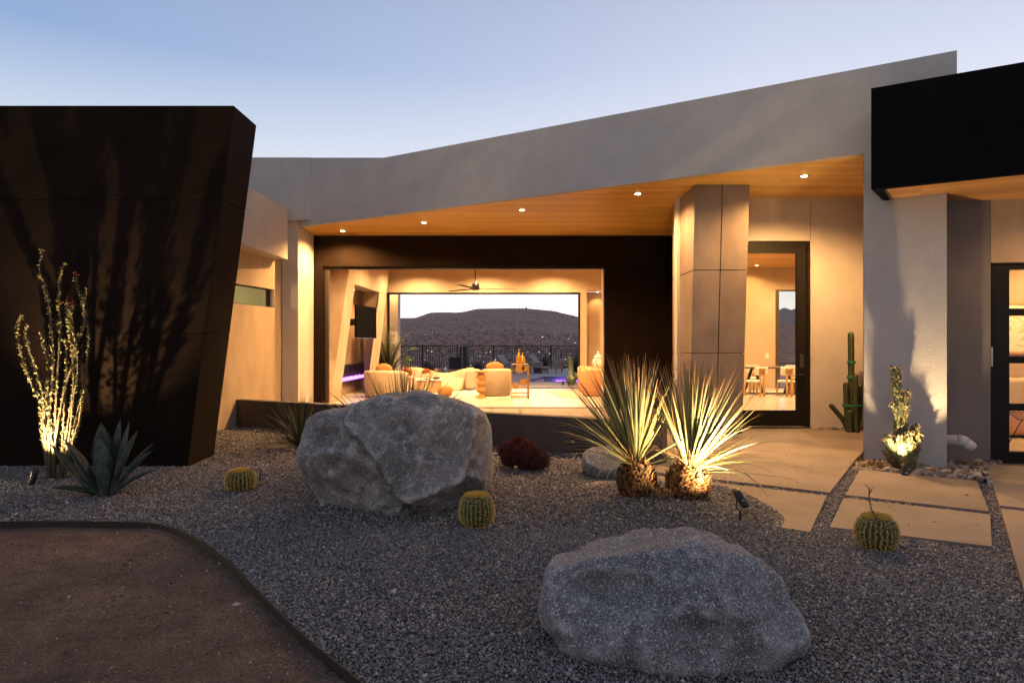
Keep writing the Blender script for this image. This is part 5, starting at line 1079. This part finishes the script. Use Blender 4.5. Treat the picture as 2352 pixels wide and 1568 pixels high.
# palm
M_PALM = leafmat('palm_leaf', [(0, (.05, .08, .02)), (1, (.08, .13, .03))], .5, .35); pm = px(892, 880, 23.2); pm.z = 0; t = thing('potted_palm', 'indoor palm in the corner beside the fireplace', 'palm', pm)
MB().lathe([(.16, 0), (.2, .1), (.2, .35), (.18, .36), (.001, .34)], pm, 20).build('pot', M_BRONZE, t, smooth=True)
mb = MB(); R_.seed(2)
for i in range(30):
    a = R_.uniform(0, 6.28); el = R_.uniform(.15, .6); d = Vector((math.cos(a) * el, math.sin(a) * el * .5, 1)); pth = leaf_path(pm + Vector((0, 0, .34)), d, R_.uniform(1.1, 2.0), .38, 9, .02); mb.blade(pth, [.012] * 9, .3, rv=R_.random())
    for k in range(3, 9):
        for s_ in range(5):
            p = pth[k - 1].lerp(pth[k], s_ / 5)
            for q in (-1, 1):
                dd = ((pth[k] - pth[k - 1]).normalized() * .8 + Vector((-math.sin(a), math.cos(a), 0)) * q + Vector((0, 0, -.25))).normalized(); mb.blade([p, p + dd * .12, p + dd * .24 + Vector((0, 0, -.04))], [.02, .022, .003], .2, rv=R_.random())
mb.build('fronds', M_PALM, t)
# dining set
DT = thing('dining_table', 'dark legged dining table seen through the glass door', 'dining table', (8.0, 20.7, 0))
MB().bb(6.9, 9.15, 20.2, 21.4, .80, .85).build('tabletop', mat('dark_oak', (.10, .07, .045), rough=.35), DT, bevel=.01)
for x in (7.35, 8.6):
    for s_ in (-1, 1): MB().tube([(x + s_ * .04, 20.8, .80), (x + s_ * .3, 20.8, .02)], .045, 6).build('leg', M_FRAME, DT)
MB().bb(7.0, 8.9, 20.75, 20.85, .0, .05).build('stretcher', M_FRAME, DT)
def dchair(c, face, label):
    c = Vector(c); t = thing('dining_chair', label, 'dining chair', c, 'oak and cream dining chairs'); M = Matrix.Rotation(rad(face), 3, 'Z')   # face 0: looks away from the garden
    q = lambda x, y, z: c + M @ Vector((x, y, z))
    MB().lathe([(.20, .40), (.25, .42), (.25, .46), (.2, .485), (.001, .49)], c, 28).build('seat', M_WHITECH, t, smooth=True)
    MB().box(q(0, -.26, .74), (.46, .07, .24), M=M).build('backrest', M_WHITECH, t, smooth=True, bevel=.03, bseg=3)
    for s_ in (-1, 1): MB().tube([q(.2 * s_, .16, .42), q(.23 * s_, .2, 0)], .024, 8).build('leg', M_OAK, t)
    for s_ in (-1, 1): MB().box(q(.065 * s_, -.31, .42), (.055, .03, .84), M=M).build('rear_post', M_OAK, t, bevel=.005)
    mb = MB(); 
    for z in (.10, .70, .78): mb.box(q(0, -.31, z), (.20, .045, .03), M=M)
    mb.build('post_rung', M_BRASS, t); return t
dchair((8.0, 19.9, 0), -8, 'nearest dining chair, its back to the glass door')
dchair((7.1, 19.95, 0), 20, 'dining chair cut off at the left edge of the door glass')
dchair((8.75, 20.15, 0), -25, 'dining chair at the right edge of the door glass')
dchair((7.75, 21.75, 0), 180, 'dining chair on the far side of the table, left')
dchair((8.95, 21.6, 0), 170, 'dining chair on the far side of the table, near the window')
tag(MB().bb(6.3, 9.9, 19.5, 22.4, .001, .014).build('rug', M_RUG), 'pale rug under the dining table', 'rug')
# side room
am = bpy.data.materials.new('abstract_painting'); am.use_nodes = True; t_ = am.node_tree; b = t_.nodes['Principled BSDF']; tc = t_.nodes.new('ShaderNodeTexCoord'); mp = t_.nodes.new('ShaderNodeMapping'); mp.inputs['Scale'].default_value = (2.2, 1, 5); no = t_.nodes.new('ShaderNodeTexNoise'); no.inputs['Scale'].default_value = 1.6; no.inputs['Detail'].default_value = 4; no.inputs['Distortion'].default_value = 1.4
t_.links.new(tc.outputs['Object'], mp.inputs[0]); t_.links.new(mp.outputs[0], no.inputs[0]); r = ramp(t_, [(.3, (.45, .5, .46)), (.42, (.72, .68, .58)), (.55, (.78, .74, .66)), (.62, (.6, .52, .18)), (.68, (.75, .72, .65)), (.8, (.5, .3, .22))]); t_.links.new(no.outputs[0], r.inputs[0]); t_.links.new(r.outputs[0], b.inputs['Base Color'])
t = thing('painting', 'pale abstract painting on the side room wall', 'painting', (9.0, 11.97, 1.75)); MB().bb(8.3, 9.8, 11.955, 11.99, 1.34, 2.17).build('canvas', am, t)
mb = MB(); mb.bb(8.26, 9.84, 11.94, 11.99, 1.30, 1.34); mb.bb(8.26, 9.84, 11.94, 11.99, 2.17, 2.21); mb.bb(8.26, 8.3, 11.94, 11.99, 1.34, 2.17); mb.build('picture_frame', M_OAK, t)
t = thing('sofa', 'peach sofa below the painting in the side room', 'sofa', (9.5, 11.4, 0)); MB().bb(7.9, 10.3, 11.1, 11.7, -.02, .42).build('seat', M_PEACH, t, smooth=True, bevel=.06); MB().bb(7.9, 10.3, 11.55, 11.9, .3, .9).build('backrest', M_CREAM, t, smooth=True, bevel=.08)
t = thing('wire_chair', 'black wire chair just inside the side door', 'chair', (7.75, 10.2, -.06)); wc = Vector((7.75, 10.2, -.06))
mb = MB()
for i in range(12):
    a = i / 11 * math.pi; mb.tube([wc + Vector((.28 * math.cos(a), .1 - .25 * math.sin(a) * 0, .52)), wc + Vector((.2 * math.cos(a), 0, .40)), wc + Vector((.05 * math.cos(a), 0, .38))], .005, 5)
mb.tube([wc + Vector((.3 * math.cos(q), .3 * math.sin(q), .52)) for q in np.linspace(0, 6.28, 20)], .006, 6); mb.build('seat', M_BLACKMET, t)
for a in (.8, 2.3, 3.9, 5.4): MB().tube([wc + Vector((.1 * math.cos(a), .1 * math.sin(a), .40)), wc + Vector((.28 * math.cos(a), .28 * math.sin(a), 0))], .008, 6).build('leg', M_BLACKMET, t)
# ------------------------------------------------------------------ pool terrace
struct(MB().prism([(-14, YB + .32), (14, YB + .32), (14, 29.2), (-14, 29.2)], -.12, -.004).build('terrace', M_DECK))
struct(MB().prism([(-14, 29.2), (.3, 29.2), (1.6, 34.2), (14, 35.6), (14, 47), (-14, 47)], -.12, -.006).build('pool_deck', M_DECK))
WATER = bpy.data.materials.new('pool_water'); WATER.use_nodes = True; t_ = WATER.node_tree; t_.nodes.clear(); n = t_.nodes.new
tr = n('ShaderNodeBsdfTransparent'); tr.inputs[0].default_value = (.7, .6, 1, 1); gl = n('ShaderNodeBsdfGlossy'); gl.inputs['Roughness'].default_value = .12; gl.inputs[0].default_value = (.5, .45, .7, 1); ms = n('ShaderNodeMixShader'); ms.inputs[0].default_value = .25
t_.links.new(tr.outputs[0], ms.inputs[1]); t_.links.new(gl.outputs[0], ms.inputs[2]); ou = n('ShaderNodeOutputMaterial'); t_.links.new(ms.outputs[0], ou.inputs[0])
struct(MB().add([(.2, 29.0, -.03), (14, 29.0, -.03), (14, 35.7, -.03), (1.5, 34.4, -.03)], [(0, 1, 2, 3)]).build('pool_water', WATER))
M_PT = mat('pool_plaster', (.5, .5, .6), rough=.6); mb = MB(); mb.add([(0, 28.8, -1.2), (14, 28.8, -1.2), (14, 36, -1.2), (0, 36, -1.2)], [(0, 1, 2, 3)]); mb.add([(1.6, 34.25, -1.2), (14, 35.65, -1.2), (14, 35.65, -.13), (1.6, 34.25, -.13)], [(0, 1, 2, 3)]); struct(mb.build('pool_basin', M_PT))
pls = thing('pool_light', 'purple underwater light in the pool wall', 'pool light', (6, 35.5, -.4)); MB().bb(2.2, 12, 34.1, 34.16, -.35, -.2).build('light_strip', emis('purple_led', (.30, .12, 1.0), 9), pls)
# fence
M_RAIL = mat('black_railing', (.012, .011, .012), rough=.4)
def fence(p0, p1, n, label, z1=1.56, sp_=.11):
    p0 = Vector((*p0, 0)); p1 = Vector((*p1, 0)); t = thing('railing_fence', label, 'fence', p0, 'black metal fence along the terrace'); d = (p1 - p0); Lx = d.length; u = d.normalized()
    rz = math.atan2(u.y, u.x)
    for i in range(n + 1): MB().box(p0 + d * i / n + Vector((0, 0, z1 / 2 + .02)), (.075, .075, z1 + .04), rz).build('post', M_RAIL, t)
    mb = MB()
    for z in (.12, z1 - .03): mb.box((p0 + p1) / 2 + Vector((0, 0, z)), (Lx, .04, .04), rz)
    for i in range(int(Lx / sp_)): mb.box(p0 + u * sp_ * (i + .5) + Vector((0, 0, z1 / 2 + .04)), (.026, .026, z1 - .14), rz)
    mb.build('picket_panel', M_RAIL, t)
fence((-6.2, 34), (-2.72, 34), 2, 'nearer left run of black picket fence behind the sofa', 1.55)
fence((-2.72, 34.1), (-2.95, 45.9), 4, 'short return of black fence joining the near and far runs', 1.56, 1.2)
fence((-3.2, 46), (6.5, 46), 5, 'far run of black picket fence behind the loungers', 1.6)
fence((12.6, 33), (17.2, 33), 2, 'black fence seen through the dining room window', .72)
# loungers
def lounger(x, y, label):
    t = thing('sun_lounger', label, 'sun lounger', (x, y, 0), 'grey sun loungers by the pool'); M = Matrix.Rotation(-.62, 3, 'Z'); q = lambda a, b, c: Vector((x, y, 0)) + M @ Vector((a, b, c))
    MB().box(q(1.25, 0, .33), (1.35, .62, .03), M=M).build('seat', M_GREYFAB, t)
    bm_ = M @ Matrix.Rotation(rad(48), 3, 'Y'); MB().box(q(.28, 0, .66), (1.0, .62, .04), M=bm_).build('backrest', M_GREYFAB, t)
    MB().box(q(1.9, 0, .32), (.06, .66, .09), M=M).build('frame', M_TEAK, t)
    for a in (.7, 1.88):
        for b in (-.3, .3): MB().box(q(a, b, .16), (.06, .06, .32), M=M).build('leg', M_TEAK, t)
    return t
for x0, Yd, lb in ((1150, 39, 'leftmost grey sun lounger by the fence'), (1189, 39.6, 'middle sun lounger, partly behind the gold bottles'), (1222, 40.5, 'rightmost grey sun lounger by the fence')):
    p = px(x0, 855, Yd); lounger(p.x, Yd, lb)
for x0, Yd, s_, lb in ((1173, 38.2, .72, 'square stone side table between the first two loungers'), (1236, 39.3, .62, 'square stone side table between the last two loungers')):
    p = px(x0, 850, Yd); tag(MB().box((p.x, Yd, .31), (.55, .6, .62)).build('side_table', mat('stone_table', (.24, .2, .19), rough=.7), bevel=.01), lb, 'side table', 'stone tables between the loungers')
p = px(1009, 855, 30.0); tag(MB().box((p.x, 30, .26), (.4, .4, .52)).build('side_table', mat('stone_table2', (.26, .2, .2), rough=.7), bevel=.01), 'small square stone table left of the navy chair', 'side table')
t = thing('outdoor_chair', 'navy backed outdoor chair by the fence corner', 'chair', px(1046, 860, 31.5)); p = px(1046, 850, 31.5)
MB().box((p.x, 31.5, .72), (.56, .08, .56), M=Matrix.Rotation(-.15, 3, 'X')).build('backrest', M_NAVY, t, bevel=.01); MB().box((p.x, 31.2, .40), (.62, .6, .08)).build('seat', M_TEAK, t)
for a in (-.27, .27):
    for b in (-.25, .25): MB().box((p.x + a, 31.2 + b, .18), (.05, .05, .36)).build('leg', M_TEAK, t)
# outdoor pillar left of the rear opening
tag(MB().bb(-5.0, -4.28, 25.6, 26.2, -.1, 3.9).build('patio_pillar', M_STUCCO_W, bevel=.01), 'lit stone pillar just outside the rear opening at its left', 'pillar')
spot_o = downlight(-4.35, 25.0, 3.9, 170, 'recessed light under the rear patio roof', None)
tag(MB().bb(-6, 4.5, 24.45, 25.4, 3.91, 4.2).build('patio_roof', M_STUCCO), 'narrow roof overhang above the rear opening', 'roof overhang')
# lit cactus on the terrace, shrubs
kc2 = px(1313, 884, 26.2); kc2.z = 0; t = thing('club_cactus', 'small knobbly cactus lit gold beside the pool', 'cactus', kc2); R_.seed(8)
for pts_, r in (([(0, 0, 0), (-.02, 0, .5), (-.05, 0, 1.08)], .10), ([(.05, 0, .05), (.16, 0, .3), (.17, 0, .5)], .08), ([(-.05, -.03, 0), (-.17, -.03, .2), (-.18, 0, .32)], .07), ([(.03, -.06, 0), (.05, -.06, .4)], .09)):
    cactus_arm([kc2 + Vector(q) for q in pts_], r, 6, M_CRES, 'arm', t, .3, .15)
spotlight(kc2.x - .15, kc2.y - .55, 0, kc2 + Vector((0, 0, .5)), 40, 'small spotlight at the foot of the cactus beside the pool', 60, hh=.1)
def shrub(c, r, h, n, label, m, name='shrub', grp='shrubs on the pool terrace'):
    R_.seed(int(abs(c[0]) * 37 + c[1])); mb = MB(); c = Vector(c)
    for i in range(n):
        d = Vector((R_.uniform(-1, 1) * r / h, R_.uniform(-1, 1) * r / h, 1)).normalized(); mb.blade(leaf_path(c + Vector((R_.gauss(0, r * .2), R_.gauss(0, r * .2), 0)), d, h * R_.uniform(.6, 1.15), .3, 5, .08), [.012, .02, .016, .01, .002], .2, rv=R_.random())
    tag(mb.build(name, m), label, 'shrub', grp)
M_DSH = leafmat('dark_grass', [(0, (.03, .03, .015)), (1, (.06, .055, .03))], .8, .4); M_GSH = leafmat('grey_shrub', [(0, (.04, .05, .03)), (1, (.07, .08, .05))], .8, .4)
for x, y, Yd, r, h, lb in ((985, 860, 32, .5, 1.0, 'dark fountain grass behind the sofa at the left'), (1150 - 85, 860, 33, .5, .8, 'grey green shrub below the fence corner'), (1251, 845, 44, .5, 1.1, 'dark grass clump behind the last lounger'), (1326, 850, 40, .5, 1.3, 'dark grass clump right of the lit cactus by the fence'), (1098, 850, 44, .6, .7, 'low grey shrub behind the cream armchair')):
    p = px(x, y, Yd); shrub((p.x, Yd, 0), r, h, 170, lb, M_DSH if 'dark' in lb else M_GSH)
p = px(935, 850, 28); t = thing('lit_plant', 'small gold lit plant behind the left armchair', 'plant', (p.x, 28, 0)); mb = MB(); R_.seed(6)
for i in range(150):
    c = Vector((p.x + R_.gauss(0, .1), 28 + R_.gauss(0, .1), R_.uniform(.1, 1.0))); d = Vector((R_.uniform(-1, 1), R_.uniform(-1, 1), R_.uniform(0, 1))).normalized() * .09; s_ = d.orthogonal().normalized() * .03; mb.add([c, c + d * .5 + s_, c + d, c + d * .5 - s_], [(0, 1, 2, 3)], [0, .5, 1, .5], R_.random())
mb.build('leaves', M_OLEAF, t); MB().tube([(p.x, 28, 0), (p.x, 28, .9)], .02, 6).build('stem', M_STEM, t)
spotlight(p.x, 27.3, 0, Vector((p.x, 28, .7)), 45, 'garden spotlight before the small lit plant', 50, hh=.1)
kc_ = Vector((kc2.x - .32, kc2.y + .1, 0)); shrub(kc_, .12, .2, 40, 'tiny low plant left of the lit terrace cactus', M_GSH)

# ------------------------------------------------------------------ valley, hills
def fbm(x, y, s, o=5):
    return sum(noise.noise(Vector((x * s * 2 ** k, y * s * 2 ** k, 3.3 + k))) * .5 ** k for k in range(o))
RIDGE = [(400, 760), (700, 752), (915, 741), (974, 741), (1012, 733), (1040, 721), (1072, 715), (1120, 714), (1150, 716), (1190, 712), (1225, 707), (1260, 706), (1330, 706), (1360, 706), (1400, 708), (1440, 712), (1470, 719), (1500, 727), (1530, 742), (1600, 760), (1800, 790), (2000, 800), (2352, 802)]
RIDGE = [(x if x < 1100 or True else x, y) for x, y in RIDGE]
rx = []; 
for zx, zy in [(70, 282), (270, 280), (370, 245), (450, 215), (560, 212), (680, 210), (760, 215), (880, 203), (1020, 168), (1200, 166), (1450, 162), (1640, 165), (1800, 180), (1980, 197), (2060, 220), (2180, 245), (2270, 268)]: rx.append(((960 + zx / 5.004) / 1.063, (720 + zy / 5.004) / 1.063))
rx = [(-200, 770), (400, 762), (700, 752)] + rx + [(1420, 775), (1500, 788), (1640, 797), (2600, 800)]
rX = np.array([a for a, _ in rx]); rY = np.array([b for _, b in rx])
M_HILL = mat('hill_scrub', (.15, .080, .062), (.26, .145, .112), .06, .95, 0, detail=14, mid=.5, wid=.07, c3=(.37, .22, .165))
def hillz(x, y):
    # flat valley to 1.9 km, foot slope, then the hill whose crest lies at 3.6 km
    u = x / y * 1568 + 1176; crest = (800 - float(np.interp(u, rX, rY))) / 1568 * 3600 + CAMH
    t = max(0, min(1, (y - 1500) / 900)); foot = -58 + 50 * t * t * (3 - 2 * t)
    s = max(0, min(1.0, (y - 2400) / 1200)); zz = foot + (crest - foot) * (s ** .62 if s > 0 else 0)
    if y > 3600: zz = crest - (y - 3600) * .25
    amp = 5 + 16 * s * (1 - s) * 2.4
    g_ = abs(fbm(x * .7, y * .35, .0022, 4)); zz += fbm(x, y, .0016, 5) * amp * (1 if s < .95 else .12) - g_ * 70 * s * (1 - s) * 3
    return zz
yy = np.concatenate([np.linspace(140, 900, 30), np.linspace(920, 2400, 60), np.linspace(2410, 3600, 110), np.linspace(3640, 4600, 6)])
uu = np.linspace(-.95, .95, 330); Xh = uu[None] * yy[:, None]; Yh = np.repeat(yy[:, None], len(uu), 1); Zh = np.zeros_like(Xh)
for a in range(len(yy)):
    for b in range(len(uu)):
        z = hillz(Xh[a, b], yy[a])
        if yy[a] < 900: z = -6 + (z + 6) * min(1, (yy[a] - 140) / 600) ** .6
        Zh[a, b] = z
struct(grid_obj('hills', Xh, Yh, Zh, M_HILL))
def plainmesh(): 
    return MB().add([(-20000, 4400, -60), (20000, 4400, -60), (20000, 30000, -60), (-20000, 30000, -60)], [(0, 1, 2, 3)])
struct(plainmesh().build('valley_floor', M_HILL))
struct(MB().add([(-200, 46.5, -.3), (200, 46.5, -.3), (400, 141, -7), (-400, 141, -7)], [(0, 1, 2, 3)]).build('hillside', M_HILL))
struct(MB().prism([(-60, 2), (60, 2), (60, 46.6), (-60, 46.6)], -1.4, -.9).build('ground', M_DIRT))
# blue far range beyond, seen through the dining window
yy = np.linspace(11000, 15000, 22); uu = np.linspace(.25, .62, 130); Xm = uu[None] * yy[:, None]; Ym = np.repeat(yy[:, None], len(uu), 1); Zm = np.zeros_like(Xm)
mr_x = np.array([1500, 1700, 1760, 1785, 1800, 1809, 1817, 1829, 1845, 1900, 2000, 2200]); mr_y = np.array([760, 735, 725, 714, 706, 708, 712, 707, 715, 730, 745, 770])
for a in range(len(yy)):
    s = a / (len(yy) - 1)
    for b in range(len(uu)):
        cr = (800 - float(np.interp(uu[b] * 1568 + 1176, mr_x, mr_y))) / 1568 * 15000; Zm[a, b] = -60 + (cr + 60) * s ** .7 + noise.noise(Vector((Xm[a, b] * .0011, Ym[a, b] * .0007, 1))) * 120 * s * (1 - s) * 2
struct(grid_obj('mountains', Xm, Ym, Zm, mat('far_mountain', (.085, .08, .085), (.13, .115, .115), .0012, .95)))
# mid hill through the dining window
yy = np.linspace(900, 2600, 50); uu = np.linspace(.34, .52, 90); Xm = uu[None] * yy[:, None]; Ym = np.repeat(yy[:, None], len(uu), 1); Zm = np.zeros_like(Xm)
for a in range(len(yy)):
    s = a / (len(yy) - 1)
    for b in range(len(uu)):
        cr = (800 - float(np.interp(uu[b] * 1568 + 1176, [1700, 1785, 1800, 1815, 1830, 1860, 1990], [757, 750, 748, 745, 747, 742, 740]))) / 1568 * 2600; Zm[a, b] = -66 + (cr + 66) * s ** 1.1 + fbm(Xm[a, b], Ym[a, b], .003, 5) * 12 * s
struct(grid_obj('hill', Xm, Ym, Zm, M_HILL))
# houses, street lights, trees in the valley
M_HW = [mat('far_wall_tan', (.26, .21, .18), rough=.9), mat('far_wall_grey', (.17, .155, .15), rough=.9), mat('far_wall_white', (.5, .47, .44), rough=.9)]; M_HR = mat('far_roof', (.13, .09, .075), rough=.9); E_WIN = emis('lit_window', (1, .62, .3), 2.2); E_WIN2 = emis('lit_window_white', (1, .88, .75), 2.4)
R_.seed(101)
def vz(x, y):
    z = hillz(x, y); return -6 + (z + 6) * min(1, (y - 140) / 600) ** .6 if y < 900 else z
GH = 'far houses in the valley'; words = ['tan', 'grey', 'white']
protos = []
def far_house(x, y, mi, s, lit, rot):
    z = vz(x, y); t = thing('far_house', 'tiny %s house far down the valley%s' % (words[mi], ', window lit' if lit else ''), 'house', (x, y, z), GH)
    M = Matrix.Rotation(rot, 3, 'Z'); h_ = 4.0 * s
    MB().box((x, y, z + h_ / 2 - 2), (17 * s, 11 * s, h_ + 4), M=M).build('wall', M_HW[mi], t)
    rv_ = [Vector((x, y, z)) + M @ Vector(q) for q in [(-9.3 * s, -6.3 * s, h_), (9.3 * s, -6.3 * s, h_), (9.3 * s, 6.3 * s, h_), (-9.3 * s, 6.3 * s, h_), (-5.5 * s, 0, h_ + 1.8), (5.5 * s, 0, h_ + 1.8)]]
    MB().add(rv_, [(0, 1, 5, 4), (1, 2, 5), (2, 3, 4, 5), (3, 0, 4), (3, 2, 1, 0)]).build('roof', M_HR, t)
    if lit:
        MB().box(Vector((x, y, z + h_ * .55)) + M @ Vector((R_.uniform(-5, 5) * s, -5.6 * s, 0)), (3.4 * s, .3, 1.5 * s), M=M).build('window', E_WIN if lit == 1 else E_WIN2, t)
n_h = 0
for i in range(95):
    y = R_.uniform(500, 2300) if i % 3 else R_.uniform(1900, 2700); u = R_.uniform(-.175, .105) if i < 80 else R_.uniform(.385, .425)
    far_house(u * y, y, R_.choice([0, 0, 1, 1, 2]), R_.uniform(.7, 1.35), R_.choice([0, 1, 1, 2, 0]), R_.uniform(-.8, .8))
M_FT = leafmat('far_tree', [(0, (.07, .055, .038)), (1, (.08, .065, .045))], .9, .6)
TB = MB(); R_.seed(5)
P3 = []
for i in range(11000):
    y = 150 + 2500 * R_.random() ** 1.2; u = R_.uniform(-.19, .12) if i % 5 else R_.uniform(.36, .44); x = u * y; z = vz(x, y); P3.append((x, y, z + .8))
P3 = np.array(P3); sz = rng.uniform(.6, 2.6, len(P3)) * np.clip(P3[:, 1] / 900, .35, 1)
tag(scatter('desert_scrub', P3, sz, M_FT, .75, .35, 'dark scrub and trees covering the valley', 'scrub', False, ICV, ICF), kind='stuff')
E_ST = emis('street_lamp_glow', (1, .72, .42), 12); lampb = None
for i in range(90):
    y = R_.uniform(600, 2400); u = R_.uniform(-.17, .10) if i < 52 else R_.uniform(.385, .42); x = u * y; z = vz(x, y)
    if lampb is None:
        lampb = thing('street_lamp', 'distant street lamp glowing in the valley', 'street lamp', (x, y, z), 'street lamps in the valley')
        MB().tube([(x, y, z), (x, y, z + 6.5)], .08, 6).build('pole', M_BLACKMET, lampb); MB().sphere((x, y, z + 6.7), (.55, .55, .3), 8, 6).build('lamp_head', E_ST, lampb)
    else:
        c = copy_tree(lampb); c.location = (x, y, z)
# radio masts on the hill
for i, (xx, h_, lb) in enumerate(((1193, 15, 'leftmost tall red and white mast on the hilltop'), (1200, 17, 'second thin mast on the hilltop'), (1209, 14, 'short mast right of the hilltop hut'))):
    x = (xx - 1176) / 1568 * 3590; z = hillz(x, 3590); t = thing('radio_mast', lb, 'radio mast', (x, 3590, z), 'radio masts on the hilltop'); mb = MB()
    for a in (0, 2.1, 4.2): mb.tube([(x + 1.5 * math.cos(a), 3590 + 1.5 * math.sin(a), z - 2), (x, 3590, z + h_ * 1.6)], .55, 4)
    for k in range(6): mb.bb(x - 1, x + 1, 3589.8, 3590.2, z + k * 3, z + k * 3 + .4)
    mb.build('lattice', mat('mast_steel', (.3, .12, .08), rough=.7), t); MB().sphere((x, 3589, z + h_ * 1.1), 1.4, 8, 6).build('dish', M_WHITE, t)
t = thing('hilltop_hut', 'small equipment hut on the hilltop beside the masts', 'hut', (75, 3590, 200)); x = (1208 - 1176) / 1568 * 3590; z = hillz(x, 3590); t.location = (x, 3590, z)
MB().bb(x - 6, x + 6, 3586, 3592, z - 3, z + 5).build('wall', M_HW[1], t)
# ------------------------------------------------------------------ air between here and the far ranges
hz = MB().bb(-17000, 17000, -60, 16500, -75, 2300).build('haze', None)
hm = bpy.data.materials.new('haze_air'); hm.use_nodes = True; t_ = hm.node_tree; t_.nodes.clear()
pv = t_.nodes.new('ShaderNodeVolumePrincipled'); pv.inputs['Color'].default_value = (.84, .89, 1.0, 1); pv.inputs['Density'].default_value = 2.0e-5; pv.inputs['Anisotropy'].default_value = .2
ou = t_.nodes.new('ShaderNodeOutputMaterial'); t_.links.new(pv.outputs[0], ou.inputs['Volume']); hz.data.materials.append(hm)
tag(hz, 'thin blue evening haze over the valley', 'haze', None, 'stuff')
cy.volume_bounces = 0
